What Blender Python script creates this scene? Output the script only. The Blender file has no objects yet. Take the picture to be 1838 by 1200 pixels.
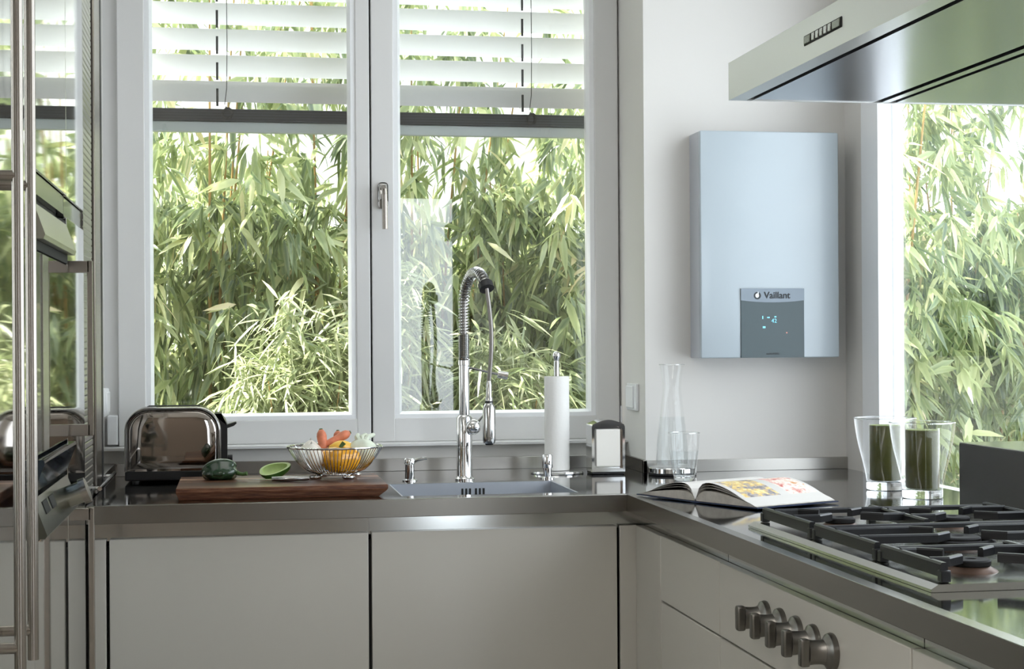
import bpy, bmesh, math, random
import numpy as np
from mathutils import Vector, Matrix
PI = math.pi
R = math.radians
sc = bpy.context.scene
COL = sc.collection

# ------------------------------------------------------------------ camera
cam_d = bpy.data.cameras.new('camera')
cam_d.sensor_width = 36.0
cam_d.lens = 2850.0 / 1838.0 * 36.0
cam_d.shift_y = 14.8 / 1838.0
cam_d.clip_start = 0.05
cam = bpy.data.objects.new('camera', cam_d)
COL.objects.link(cam)
cam.matrix_world = (Matrix.Translation((0, 0, 1.28)) @ Matrix.Rotation(R(-9.806), 4, 'Z')
                    @ Matrix.Rotation(R(90), 4, 'X') @ Matrix.Rotation(-0.00627, 4, 'Z'))
sc.camera = cam

# ------------------------------------------------------------------ world, sun, large lights, exposure
w = bpy.data.worlds.new('sky')
sc.world = w
w.use_nodes = True
bg = w.node_tree.nodes['Background']
bg.inputs['Color'].default_value = (0.86, 0.93, 1.0, 1)
bg.inputs['Strength'].default_value = 4.9

def lamp(name, kind, energy, loc, target, color=(1, 1, 1), **kw):
    d = bpy.data.lights.new(name, kind)
    d.energy = energy
    d.color = color
    for k, v in kw.items():
        setattr(d, k, v)
    o = bpy.data.objects.new(name, d)
    o.location = loc
    o.rotation_euler = (Vector(target) - Vector(loc)).to_track_quat('-Z', 'Y').to_euler()
    COL.objects.link(o)
    return o

lamp('sun', 'SUN', 26.0, (-8.5, 1.2, 11.5), (0, 0, 0), (1.0, 0.95, 0.86), angle=R(1.5))
# added fill lights without fixtures, above the sink run and along the left wall
lamp('fill_light_sink', 'AREA', 4.0, (0.35, 3.72, 2.70), (0.35, 3.72, 0.0), (1.0, 0.98, 0.95), shape='RECTANGLE', size=1.1, size_y=0.8)
lamp('fill_light_left', 'AREA', 46.0, (-0.76, 0.0, 2.70), (-0.76, 0.0, 0.0), (1.0, 0.97, 0.93), shape='RECTANGLE', size=0.38, size_y=3.2)

sc.view_settings.view_transform = 'Standard'
sc.view_settings.look = 'None'
sc.view_settings.gamma = 1.0
sc.view_settings.use_curve_mapping = False
sc.view_settings.exposure = 0.0
sc.cycles.use_denoising = True
sc.cycles.max_bounces = 10
sc.cycles.transparent_max_bounces = 24
sc.cycles.sample_clamp_indirect = 6.0

# ------------------------------------------------------------------ materials
def lin(h):
    h = h.lstrip('#')
    out = []
    for i in (0, 2, 4):
        v = int(h[i:i + 2], 16) / 255
        out.append(v / 12.92 if v <= 0.04045 else ((v + 0.055) / 1.055) ** 2.4)
    return tuple(out) + (1,)

class N:
    """small node-tree helper"""
    def __init__(s, name):
        s.m = bpy.data.materials.new(name)
        s.m.use_nodes = True
        s.t = s.m.node_tree
        s.b = s.t.nodes['Principled BSDF']
        s.o = s.t.nodes['Material Output']
    def n(s, typ, **kw):
        k = s.t.nodes.new(typ)
        for a, v in kw.items():
            setattr(k, a, v)
        return k
    def l(s, a, b):
        s.t.links.new(a, b)
    def ramp(s, fac, stops, interp='LINEAR'):
        r = s.n('ShaderNodeValToRGB')
        r.color_ramp.interpolation = interp
        e = r.color_ramp.elements
        while len(e) > 1:
            e.remove(e[-1])
        e[0].position, e[0].color = stops[0][0], stops[0][1]
        for p, c in stops[1:]:
            x = e.new(p)
            x.color = c
        s.l(fac, r.inputs[0])
        return r.outputs[0]
    def coord(s, scale=(1, 1, 1), kind='Object'):
        c = s.n('ShaderNodeTexCoord')
        m = s.n('ShaderNodeMapping')
        m.inputs['Scale'].default_value = scale
        s.l(c.outputs[kind], m.inputs[0])
        return m.outputs[0]
    def noise(s, vec, scale, detail=3, rough=0.5):
        x = s.n('ShaderNodeTexNoise')
        x.inputs['Scale'].default_value = scale
        x.inputs['Detail'].default_value = detail
        x.inputs['Roughness'].default_value = rough
        s.l(vec, x.inputs['Vector'])
        return x.outputs['Fac']
    def bump(s, h, strength, dist=0.001):
        b = s.n('ShaderNodeBump')
        b.inputs['Strength'].default_value = strength
        b.inputs['Distance'].default_value = dist
        s.l(h, b.inputs['Height'])
        s.l(b.outputs[0], s.b.inputs['Normal'])

MAT = {}
def plain(name, col, rough=0.5, metal=0.0, coat=0.0, spec=0.5, bump=None, var=0.0, varscale=12, aniso=None):
    q = N(name)
    c = lin(col) if isinstance(col, str) else tuple(col) + (1,)
    q.b.inputs['Base Color'].default_value = c
    q.b.inputs['Roughness'].default_value = rough
    q.b.inputs['Metallic'].default_value = metal
    q.b.inputs['Coat Weight'].default_value = coat
    q.b.inputs['Coat Roughness'].default_value = 0.04
    q.b.inputs['Specular IOR Level'].default_value = spec
    if var:
        f = q.noise(q.coord(), varscale, 4)
        dark = tuple(x * (1 - var) for x in c[:3]) + (1,)
        lite = tuple(min(1, x * (1 + var * .5)) for x in c[:3]) + (1,)
        q.l(q.ramp(f, [(0.3, dark), (0.7, lite)]), q.b.inputs['Base Color'])
    if bump:
        q.bump(q.noise(q.coord(), bump[0], 3), bump[1], 0.002)
    MAT[name] = q.m
    return q.m

def brushed(name, col, rough, stretch, amount=0.12, strength=0.05):
    """stainless steel with a brushed grain running along one axis"""
    q = N(name)
    q.b.inputs['Base Color'].default_value = lin(col)
    q.b.inputs['Metallic'].default_value = 1.0
    f = q.noise(q.coord(stretch), 60, 4, 0.6)
    r = q.n('ShaderNodeMapRange')
    r.inputs['To Min'].default_value = max(0.02, rough - amount / 2)
    r.inputs['To Max'].default_value = rough + amount / 2
    q.l(f, r.inputs['Value'])
    q.l(r.outputs[0], q.b.inputs['Roughness'])
    if strength:
        q.bump(f, strength, 0.0004)
    MAT[name] = q.m
    return q.m

def thin_glass(name, tint=(1, 1, 1), f0=0.04, rough=0.0, edge=1.0):
    """thin clear glass: mostly see-through, Schlick reflection"""
    q = N(name)
    q.t.nodes.remove(q.b)
    lw = q.n('ShaderNodeLayerWeight')
    lw.inputs['Blend'].default_value = 0.5
    p = q.n('ShaderNodeMath', operation='POWER')
    p.inputs[1].default_value = 5.0 / edge
    q.l(lw.outputs['Facing'], p.inputs[0])
    r = q.n('ShaderNodeMapRange')
    r.inputs['To Min'].default_value = f0
    r.inputs['To Max'].default_value = 1.0
    q.l(p.outputs[0], r.inputs['Value'])
    tr = q.n('ShaderNodeBsdfTransparent')
    tr.inputs[0].default_value = tuple(tint) + (1,)
    gl = q.n('ShaderNodeBsdfGlossy')
    gl.inputs['Roughness'].default_value = rough
    gl.inputs['Color'].default_value = (1, 1, 1, 1)
    mx = q.n('ShaderNodeMixShader')
    q.l(r.outputs[0], mx.inputs[0])
    q.l(tr.outputs[0], mx.inputs[1])
    q.l(gl.outputs[0], mx.inputs[2])
    q.l(mx.outputs[0], q.o.inputs['Surface'])
    MAT[name] = q.m
    return q.m

def solid_glass(name, tint=(1, 1, 1), ior=1.5):
    q = N(name)
    q.b.inputs['Base Color'].default_value = tuple(tint) + (1,)
    q.b.inputs['Roughness'].default_value = 0.0
    q.b.inputs['Transmission Weight'].default_value = 1.0
    q.b.inputs['IOR'].default_value = ior
    MAT[name] = q.m
    return q.m

plain('wall_paint', '#d8d6d2', 0.9, bump=(90, 0.04))
plain('rear_paint', '#978b80', 0.8)
plain('ceiling_paint', '#eceae6', 0.9)
plain('window_white', '#d9d9d8', 0.35, coat=0.15)
plain('bead_white', '#eef0f2', 0.3, coat=0.2)
plain('gap_black', '#121211', 0.7)
plain('rubber_black', '#17171a', 0.45)
plain('lacquer', '#c4c0b7', 0.30, coat=0.3)
plain('lacquer_edge', '#cbc8bd', 0.3, coat=0.4)
plain('carcass_dark', '#2b2a27', 0.6)
brushed('steel_top', '#8d8e90', 0.07, (1, 14, 14), 0.06, 0.0)
brushed('steel_apron', '#8b8882', 0.24, (1, 25, 25), 0.10, 0.03)
brushed('steel_apron_side', '#918e88', 0.24, (25, 1, 25), 0.10, 0.03)
brushed('steel_recess', '#c6c8c6', 0.13, (1, 25, 25), 0.05, 0.0)
brushed('steel_upstand', '#b0ada8', 0.3, (1, 25, 25), 0.06, 0.0)
brushed('steel_hood', '#cfcfcb', 0.30, (30, 1, 30), 0.06, 0.0)
brushed('steel_hood_under', '#a9abb0', 0.22, (20, 1, 20), 0.06, 0.01)
brushed('steel_handle', '#a39c94', 0.26, (30, 30, 1), 0.05, 0.0)
brushed('steel_knob', '#807d78', 0.38, (20, 20, 3), 0.06, 0.0)
brushed('steel_block', '#4b4a4b', 0.36, (20, 1, 20), 0.1, 0.03)
brushed('steel_sink', '#b9bec6', 0.5, (1, 14, 14), 0.06, 0.0)
plain('chrome', '#dcdcdc', 0.06, 1.0)
plain('chrome_soft', '#b8b8b6', 0.16, 1.0)
plain('hose_grey', '#8a8682', 0.35, 0.8)
plain('mirror_front', '#d6d6d2', 0.035, 1.0)
plain('oven_black', '#2b2a28', 0.25, coat=0.5)
plain('oven_glass', '#46505a', 0.05, 0.7)
plain('oven_metal', '#a7a599', 0.25, 1.0)
plain('oven_panel', '#7d7f76', 0.22, 1.0)
plain('cast_iron', '#121214', 0.38, spec=0.45, bump=(260, 0.06))
plain('burner_cap', '#0e0d0d', 0.7, spec=0.25)
plain('burner_base', '#5a463a', 0.45, 0.6)
brushed('cooktop_steel', '#c4c4bf', 0.16, (1, 20, 20), 0.06, 0.01)
plain('boiler_white', '#adb8bf', 0.3, coat=0.25)
plain('boiler_side', '#b9bec6', 0.35, coat=0.2)
plain('boiler_band', '#77828c', 0.35, 0.2)
plain('boiler_panel', '#2c4045', 0.3, coat=0.15)
plain('boiler_ink', '#1d2328', 0.5)
plain('boiler_ink_white', '#e9eef0', 0.4)
plain('paper_white', '#f0efec', 0.9, bump=(160, 0.25))
plain('napkin', '#ece9e2', 0.9)
plain('page_white', '#cbc8c3', 0.7)
plain('page_edge', '#bdb8b0', 0.8, var=0.15, varscale=60)
plain('book_cover', '#26324f', 0.35, coat=0.3)
plain('cover_inside', '#54262c', 0.6)
plain('plastic_white', '#e4e6e8', 0.35)
plain('blind_slat', '#f9fafb', 0.5)
plain('rail_reflection', '#b4bcbc', 0.4, 0.2)
plain('blind_bar', '#33373a', 0.4, 0.3)
plain('blind_tape', '#20221f', 0.7)
plain('pepper_green', '#1e3a22', 0.18, coat=0.6, var=0.35, varscale=25)
plain('pepper_flesh', '#b9cf86', 0.4, var=0.2, varscale=40)
plain('pepper_skin', '#4f7a35', 0.25, coat=0.4)
plain('pepper_stem', '#45602f', 0.6)
plain('pepper_yellow', '#f0a813', 0.2, coat=0.6, var=0.2, varscale=20)
plain('carrot_orange', '#dd8462', 0.5, var=0.25, varscale=50)
plain('onion_white', '#e9e4da', 0.4, var=0.12, varscale=18)
plain('fennel_pale', '#dfe6d3', 0.45, var=0.18, varscale=22)
plain('lemon_yellow', '#f2c04a', 0.4, bump=(120, 0.2))
plain('juice_green', '#474716', 0.45, var=0.15, varscale=30)
plain('juice_foam', '#6f7a3a', 0.7)
plain('floor_tile', '#a8a39b', 0.35, var=0.12, varscale=2)
plain('soil', '#4a4338', 0.95, var=0.4, varscale=4)
plain('culm', '#a98a52', 0.4, var=0.3, varscale=6)
plain('garden_render', '#e8e6e2', 0.9)
plain('facade_render', '#dcd9d2', 0.9)
plain('opening_frame', '#4a4c4f', 0.5)
plain('knife_steel', '#c9cacb', 0.15, 1.0)
plain('board_dark', '#5a3420', 0.5)
plain('dispenser_black', '#101012', 0.3)
plain('toaster_black', '#0f0f10', 0.35)
plain('toaster_chrome', '#aca6a0', 0.05, 1.0)
plain('toaster_rim', '#8d8a87', 0.16, 1.0)
thin_glass('pane_glass', (0.985, 0.99, 0.988), 0.05)
thin_glass('tumbler_glass', (0.98, 0.985, 0.985), 0.03, edge=1.05)
thin_glass('water_clear', (0.95, 0.962, 0.965), 0.015, edge=1.1)
solid_glass('glass_solid', (0.97, 0.99, 0.985))

def led(name, col, s):
    q = N(name)
    q.b.inputs['Base Color'].default_value = lin(col)
    q.b.inputs['Emission Color'].default_value = lin(col)
    q.b.inputs['Emission Strength'].default_value = s
    MAT[name] = q.m
led('led_blue', '#7fd0e6', 0.45)
led('led_red', '#c78a80', 0.35)

def leaf_material(name, stops, trans=0.45, use_obj=False):
    q = N(name)
    if use_obj:
        src = q.n('ShaderNodeObjectInfo').outputs['Random']
        edge = None
    else:
        a = q.n('ShaderNodeAttribute')
        a.attribute_name = 'tint'
        src = a.outputs['Fac']
    col = q.ramp(src, stops)
    e = q.n('ShaderNodeAttribute')
    e.attribute_name = 'edge'
    mixc = q.n('ShaderNodeMix', data_type='RGBA')
    q.l(e.outputs['Fac'], mixc.inputs[0])
    q.l(col, mixc.inputs[6])
    mixc.inputs[7].default_value = lin('#d5d8a2')
    mul = q.n('ShaderNodeMath', operation='MULTIPLY')
    q.l(e.outputs['Fac'], mul.inputs[0])
    mul.inputs[1].default_value = 0.35
    q.l(mul.outputs[0], mixc.inputs[0])
    c = mixc.outputs[2]
    q.t.nodes.remove(q.b)
    d = q.n('ShaderNodeBsdfDiffuse')
    t = q.n('ShaderNodeBsdfTranslucent')
    g = q.n('ShaderNodeBsdfGlossy')
    g.inputs['Roughness'].default_value = 0.35
    g.inputs['Color'].default_value = (0.8, 0.85, 0.9, 1)
    q.l(c, d.inputs[0])
    q.l(c, t.inputs[0])
    m1 = q.n('ShaderNodeMixShader')
    m1.inputs[0].default_value = trans
    q.l(d.outputs[0], m1.inputs[1])
    q.l(t.outputs[0], m1.inputs[2])
    m2 = q.n('ShaderNodeMixShader')
    m2.inputs[0].default_value = 0.06
    q.l(m1.outputs[0], m2.inputs[1])
    q.l(g.outputs[0], m2.inputs[2])
    q.l(m2.outputs[0], q.o.inputs['Surface'])
    MAT[name] = q.m

GREEN = [(0.0, lin('#4c6340')), (0.3, lin('#788c5a')), (0.6, lin('#a8b47c')), (0.85, lin('#cdd09c')), (1.0, lin('#dfcda4'))]
PALE = [(0.0, lin('#74875a')), (0.4, lin('#9fab80')), (0.75, lin('#c2c8a4')), (1.0, lin('#d2cbb0'))]
leaf_material('bamboo_leaf', GREEN)
leaf_material('bamboo_leaf_single', GREEN, use_obj=True)
leaf_material('pale_leaf', PALE)

def wood():
    q = N('board_wood')
    v = q.coord((1, 1, 1))
    s = q.n('ShaderNodeSeparateXYZ')
    q.l(v, s.inputs[0])
    st = q.n('ShaderNodeMath', operation='MULTIPLY')
    q.l(s.outputs['Y'], st.inputs[0])
    st.inputs[1].default_value = 34.0
    fl = q.n('ShaderNodeMath', operation='FLOOR')
    q.l(st.outputs[0], fl.inputs[0])
    wn = q.n('ShaderNodeTexWhiteNoise', noise_dimensions='1D')
    q.l(fl.outputs[0], wn.inputs['W'])
    g = q.noise(q.coord((3, 40, 40)), 6, 5, 0.6)
    ad = q.n('ShaderNodeMath', operation='ADD')
    q.l(wn.outputs['Value'], ad.inputs[0])
    q.l(g, ad.inputs[1])
    hf = q.n('ShaderNodeMath', operation='MULTIPLY')
    q.l(ad.outputs[0], hf.inputs[0])
    hf.inputs[1].default_value = 0.62
    q.l(q.ramp(hf.outputs[0], [(0.34, lin('#3a1c11')), (0.58, lin('#552e1c')), (0.74, lin('#83593f')), (0.90, lin('#b28d76'))]), q.b.inputs['Base Color'])
    q.b.inputs['Roughness'].default_value = 0.3
    MAT['board_wood'] = q.m
wood()

def printed():
    """cookbook page: two food photographs on white"""
    q = N('page_print')
    c = q.n('ShaderNodeTexCoord')
    s = q.n('ShaderNodeSeparateXYZ')
    q.l(c.outputs['Generated'], s.inputs[0])
    def rect(x0, x1, y0, y1):
        out = None
        for sock, a, b in ((s.outputs['X'], x0, x1), (s.outputs['Y'], y0, y1)):
            for op, th in (('GREATER_THAN', a), ('LESS_THAN', b)):
                m = q.n('ShaderNodeMath', operation=op)
                q.l(sock, m.inputs[0])
                m.inputs[1].default_value = th
                if out is None:
                    out = m.outputs[0]
                else:
                    k = q.n('ShaderNodeMath', operation='MULTIPLY')
                    q.l(out, k.inputs[0])
                    q.l(m.outputs[0], k.inputs[1])
                    out = k.outputs[0]
        return out
    vec = q.coord((1, 1, 1))
    vo = q.n('ShaderNodeTexVoronoi')
    vo.inputs['Scale'].default_value = 70
    q.l(vec, vo.inputs['Vector'])
    f1 = q.noise(vec, 48, 5, 0.65)
    pic1 = q.ramp(f1, [(0.38, lin('#6e6a70')), (0.47, lin('#a9a2a0')), (0.53, lin('#d8b45e')), (0.62, lin('#e9dca4'))])
    pic2 = q.ramp(q.noise(vec, 40, 5, 0.65), [(0.36, lin('#b8504a')), (0.46, lin('#e0b6a8')), (0.55, lin('#efe7de')), (0.66, lin('#c98a4a'))])
    def mix(f, a, b):
        m = q.n('ShaderNodeMix', data_type='RGBA')
        q.l(f, m.inputs[0])
        for sock, val in ((m.inputs[6], a), (m.inputs[7], b)):
            if isinstance(val, tuple):
                sock.default_value = val
            else:
                q.l(val, sock)
        return m.outputs[2]
    base = mix(rect(0.05, 0.95, 0.06, 0.50), lin('#cbc8c3'), pic1)
    base = mix(rect(0.06, 0.9, 0.62, 0.96), base, pic2)
    q.l(base, q.b.inputs['Base Color'])
    q.b.inputs['Roughness'].default_value = 0.45
    MAT['page_print'] = q.m
printed()

# ------------------------------------------------------------------ geometry helpers
def new():
    return bmesh.new()

BEVELLED = set()
def box(bm, x0, x1, y0, y1, z0, z1, bev=0.0, seg=2):
    vs = [bm.verts.new((x, y, z)) for x in (x0, x1) for y in (y0, y1) for z in (z0, z1)]
    fs = [(0, 1, 3, 2), (4, 6, 7, 5), (0, 4, 5, 1), (2, 3, 7, 6), (0, 2, 6, 4), (1, 5, 7, 3)]
    faces = [bm.faces.new([vs[i] for i in f]) for f in fs]
    if bev:
        BEVELLED.add(id(bm))
        ed = list({e for f in faces for e in f.edges})
        bmesh.ops.bevel(bm, geom=ed, offset=bev, segments=seg, profile=0.5, affect='EDGES')
    return bm

def frame_of(t):
    t = t.normalized()
    a = Vector((0, 0, 1)) if abs(t.z) < 0.9 else Vector((1, 0, 0))
    u = t.cross(a).normalized()
    return u, t.cross(u).normalized()

def tube(bm, pts, r, seg=12, cap=True, rs=None):
    pts = [Vector(p) for p in pts]
    n = len(pts)
    rs = rs or [r] * n
    prev = None
    rings = []
    for i, p in enumerate(pts):
        t = (pts[min(i + 1, n - 1)] - pts[max(i - 1, 0)]).normalized()
        if prev is None:
            u, v = frame_of(t)
        else:
            u = prev - t * prev.dot(t)
            u = u.normalized() if u.length > 1e-6 else frame_of(t)[0]
            v = t.cross(u)
        prev = u
        rings.append([bm.verts.new(p + (u * math.cos(2 * PI * k / seg) + v * math.sin(2 * PI * k / seg)) * rs[i]) for k in range(seg)])
    for a, b in zip(rings, rings[1:]):
        for k in range(seg):
            bm.faces.new((a[k], a[(k + 1) % seg], b[(k + 1) % seg], b[k]))
    if cap:
        bm.faces.new(rings[0][::-1])
        bm.faces.new(rings[-1])
    return bm

def cyl(bm, a, b, r, seg=24, r2=None):
    return tube(bm, [a, b], r, seg, True, [r, r if r2 is None else r2])

def lathe(bm, prof, seg=40, c=(0, 0, 0), close=False):
    """prof: list of (r, z) revolved about the z axis through c"""
    rings = []
    for r, z in prof:
        if r < 1e-6:
            rings.append([bm.verts.new((c[0], c[1], c[2] + z))])
        else:
            rings.append([bm.verts.new((c[0] + r * math.cos(2 * PI * k / seg), c[1] + r * math.sin(2 * PI * k / seg), c[2] + z)) for k in range(seg)])
    pairs = list(zip(rings, rings[1:]))
    if close:
        pairs.append((rings[-1], rings[0]))
    for a, b in pairs:
        for k in range(seg):
            k2 = (k + 1) % seg
            if len(a) == 1 and len(b) == 1:
                continue
            if len(a) == 1:
                bm.faces.new((a[0], b[k2], b[k]))
            elif len(b) == 1:
                bm.faces.new((a[k], a[k2], b[0]))
            else:
                bm.faces.new((a[k], a[k2], b[k2], b[k]))
    return bm

def torus(bm, c, R0, r, axis='Z', seg=40, ring=8):
    pts = []
    for k in range(seg):
        a = 2 * PI * k / seg
        if axis == 'Z':
            d, n = Vector((math.cos(a), math.sin(a), 0)), Vector((0, 0, 1))
        elif axis == 'Y':
            d, n = Vector((math.cos(a), 0, math.sin(a))), Vector((0, 1, 0))
        else:
            d, n = Vector((0, math.cos(a), math.sin(a))), Vector((1, 0, 0))
        pts.append([bm.verts.new(Vector(c) + d * (R0 + r * math.cos(2 * PI * j / ring)) + n * r * math.sin(2 * PI * j / ring)) for j in range(ring)])
    for k in range(seg):
        a, b = pts[k], pts[(k + 1) % seg]
        for j in range(ring):
            bm.faces.new((a[j], a[(j + 1) % ring], b[(j + 1) % ring], b[j]))
    return bm

def prism(bm, prof, axis, a, b):
    """polygon profile (two coordinates) extruded along 'X', 'Y' or 'Z' from a to b"""
    def P(p, q):
        return {'X': (q, p[0], p[1]), 'Y': (p[0], q, p[1]), 'Z': (p[0], p[1], q)}[axis]
    A = [bm.verts.new(P(p, a)) for p in prof]
    B = [bm.verts.new(P(p, b)) for p in prof]
    n = len(prof)
    bm.faces.new(A)
    bm.faces.new(B[::-1])
    for i in range(n):
        bm.faces.new((A[i], B[i], B[(i + 1) % n], A[(i + 1) % n]))
    return bm

def blob(bm, c, rx, ry, rz, f=None, u=28, v=18):
    """uv-sphere; f(theta, phi) scales the radius"""
    rings = []
    for j in range(v + 1):
        ph = -PI / 2 + PI * j / v
        if j in (0, v):
            s = f(0, ph) if f else 1
            rings.append([bm.verts.new((c[0], c[1], c[2] + rz * math.sin(ph) * s))])
            continue
        rr = []
        for i in range(u):
            th = 2 * PI * i / u
            s = f(th, ph) if f else 1
            rr.append(bm.verts.new((c[0] + rx * math.cos(ph) * math.cos(th) * s, c[1] + ry * math.cos(ph) * math.sin(th) * s, c[2] + rz * math.sin(ph) * s)))
        rings.append(rr)
    for a, b in zip(rings, rings[1:]):
        for i in range(u):
            i2 = (i + 1) % u
            if len(a) == 1:
                bm.faces.new((a[0], b[i2], b[i]))
            elif len(b) == 1:
                bm.faces.new((a[i], a[i2], b[0]))
            else:
                bm.faces.new((a[i], a[i2], b[i2], b[i]))
    return bm

def wloc(o):
    v = Vector((0, 0, 0))
    while o is not None:
        v += o.location
        o = o.parent
    return v

def part(name, bm, mat, parent=None, world=False, smooth=True, angle=35):
    """link a bmesh as ONE mesh object; world=True: the shape is given in room coordinates"""
    if world and parent is not None:
        bmesh.ops.translate(bm, verts=bm.verts, vec=-wloc(parent))
    if id(bm) in BEVELLED:
        BEVELLED.discard(id(bm))
        angle = min(angle, 22)
    bmesh.ops.recalc_face_normals(bm, faces=bm.faces)
    me = bpy.data.meshes.new(name)
    bm.to_mesh(me)
    bm.free()
    if smooth:
        me.shade_smooth()
        me.set_sharp_from_angle(angle=R(angle))
    me.materials.append(MAT[mat])
    o = bpy.data.objects.new(name, me)
    COL.objects.link(o)
    o.parent = parent
    return o

def child(name, me, parent, loc=(0, 0, 0), rot=(0, 0, 0), scale=(1, 1, 1)):
    o = bpy.data.objects.new(name, me)
    COL.objects.link(o)
    o.parent = parent
    o.location, o.rotation_euler, o.scale = loc, rot, scale
    return o

def tag(o, label, cat, group=None):
    o['label'], o['category'] = label, cat
    if group:
        o['group'] = group
    return o

def thing(name, label, cat, loc=(0, 0, 0), rz=0.0, group=None):
    o = bpy.data.objects.new(name, None)
    o.empty_display_size = 0.05
    COL.objects.link(o)
    o.location = loc
    o.rotation_euler = (0, 0, rz)
    return tag(o, label, cat, group)

def struct(name, bm, mat, label=None, parent=None, smooth=False):
    o = part(name, bm, mat, parent, world=parent is not None, smooth=smooth)
    if parent is None:
        o['kind'] = 'structure'
        if label:
            o['label'] = label
    return o

def structroot(name, loc, label):
    o = bpy.data.objects.new(name, None)
    COL.objects.link(o)
    o.location = loc
    o['kind'] = 'structure'
    o['label'] = label
    return o

def B(*a, **k):
    return box(new(), *a, **k)

def text_mesh(body, size, extrude=0.0004):
    c = bpy.data.curves.new('lettering', 'FONT')
    c.body = body
    c.size = size
    c.align_x = 'CENTER'
    c.align_y = 'CENTER'
    c.extrude = extrude
    c.resolution_u = 3
    o = bpy.data.objects.new('lettering', c)
    COL.objects.link(o)
    dg = bpy.context.evaluated_depsgraph_get()
    me = bpy.data.meshes.new_from_object(o.evaluated_get(dg))
    bpy.data.objects.remove(o)
    bpy.data.curves.remove(c)
    return me

XT = -0.355      # fronts of the tall units
YW = 4.80        # window plane
YB = 4.49        # boiler wall
XR = 1.785       # right wall
ZC = 0.90        # worktop
XN = 1.169       # right reveal of the window niche
# ================================================================== STRUCTURE
struct('floor', B(-1.3, 1.88, -2.7, 4.9, -0.1, 0.0), 'floor_tile', 'grey tiled kitchen floor')
struct('ceiling', B(-1.3, 1.88, -2.7, 4.9, 2.72, 2.9), 'ceiling_paint', 'white kitchen ceiling')
bm = new()
box(bm, -1.3, -0.98, -2.7, 4.40, 0, 2.72)
box(bm, -1.3, -0.386, 4.40, 4.9, 0, 2.72)
struct('wall_left', bm, 'wall_paint', 'white wall behind the tall steel-fronted units')
bm = new()
box(bm, -0.386, XN, 4.735, 4.9, 0, 0.975)          # below the window
box(bm, -0.386, XN, 4.735, 4.9, 2.52, 2.72)        # lintel
struct('wall_back', bm, 'wall_paint', 'white wall below and above the casement window')
bm = new()
box(bm, XN, 1.88, YB, 4.9, 0, 2.72)
struct('wall_boiler', bm, 'wall_paint', 'light wall carrying the boiler between the two windows')
bm = new()
box(bm, XR, 1.88, 4.34, YB, 0, 2.72)
box(bm, XR, 1.88, -2.7, 4.34, 0, 0.88)
box(bm, XR, 1.88, -2.7, 1.2, 0.88, 2.72)
box(bm, XR, 1.88, 1.2, 4.34, 2.55, 2.72)
struct('wall_right', bm, 'wall_paint', 'right wall with the tall fixed window')
bm = new()  # unseen rear wall; opening added so the sky reflects in the right sash
box(bm, -0.98, 1.15, -2.7, -2.45, 0, 2.72)
box(bm, 1.15, 1.70, -2.7, -2.45, 2.45, 2.72)
box(bm, 1.70, XR, -2.7, -2.45, 0, 2.72)
struct('wall_rear', bm, 'rear_paint', 'wall behind the photographer with an added opening to the sky')
bm = new()
box(bm, 1.15, 1.20, -2.6, -2.55, 0.0, 2.45)
box(bm, 1.65, 1.70, -2.6, -2.55, 0.0, 2.45)
box(bm, 1.20, 1.65, -2.6, -2.55, 2.40, 2.45)
box(bm, 1.20, 1.65, -2.6, -2.55, 0.0, 0.10)
struct('rear_opening_frame', bm, 'opening_frame', 'frame of the added rear opening')

# ---------------- window_1: the casement window over the sink
W1 = structroot('window_1', (0.39, YW, 0.975), 'white two-sash casement window above the sink')
def wpart(name, bm, mat, parent=W1):
    o = part(name, bm, mat, parent, world=True, smooth=False)
    return o
ztop = 2.50
bm = new()   # fixed outer frame
box(bm, -0.386, -0.33, 4.805, 4.87, 0.975, ztop)
box(bm, 1.155, 1.215, 4.805, 4.87, 0.975, ztop)
box(bm, -0.33, 1.155, 4.805, 4.87, 0.975, 0.995)
box(bm, -0.33, 1.155, 4.805, 4.87, ztop - 0.02, ztop)
wpart('outer_frame', bm, 'window_white')
def sash(x0, x1, gx0, gx1, name):
    gz0, gz1 = 1.074, 2.44
    bm = new()
    y0, y1 = 4.785, 4.85
    box(bm, x0, gx0 - 0.022, y0, y1, 0.983, 2.48, 0.003)
    box(bm, gx1 + 0.022, x1, y0, y1, 0.983, 2.48, 0.003)
    box(bm, gx0 - 0.024, gx1 + 0.024, y0 + 0.0008, y1, 0.983, gz0 - 0.020, 0.0025)
    box(bm, gx0 - 0.024, gx1 + 0.024, y0 + 0.0008, y1, gz1 + 0.02, 2.48, 0.0025)
    s = wpart(name, bm, 'window_white')
    bm = new()   # glazing bead, chamfered towards the pane
    def bead(pr, axis, a, b):
        prism(bm, pr, axis, a, b)
    o, yb = 0.024, 4.793
    prism(bm, [(gx0 - o, 4.79), (gx0 - 0.008, 4.79), (gx0, 4.806), (gx0, 4.83), (gx0 - o, 4.83)], 'Z', gz0 - o, gz1 + o)
    prism(bm, [(gx1 + o, 4.79), (gx1 + o, 4.83), (gx1, 4.83), (gx1, 4.806), (gx1 + 0.008, 4.79)], 'Z', gz0 - o, gz1 + o)
    prism(bm, [(4.7895, gz0 - o), (4.7895, gz0 - 0.008), (4.806, gz0), (4.83, gz0), (4.83, gz0 - o)], 'X', gx0 - o + .001, gx1 + o - .001)
    prism(bm, [(4.7895, gz1 + o), (4.83, gz1 + o), (4.83, gz1), (4.806, gz1), (4.7895, gz1 + 0.008)], 'X', gx0 - o + .001, gx1 + o - .001)
    part('glazing_bead', bm, 'bead_white', s, world=True, smooth=False)
    part('pane', B(gx0 - 0.005, gx1 + 0.005, 4.822, 4.828, gz0 - 0.005, gz1 + 0.005), 'pane_glass', s, world=True, smooth=False)
    return s
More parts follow.
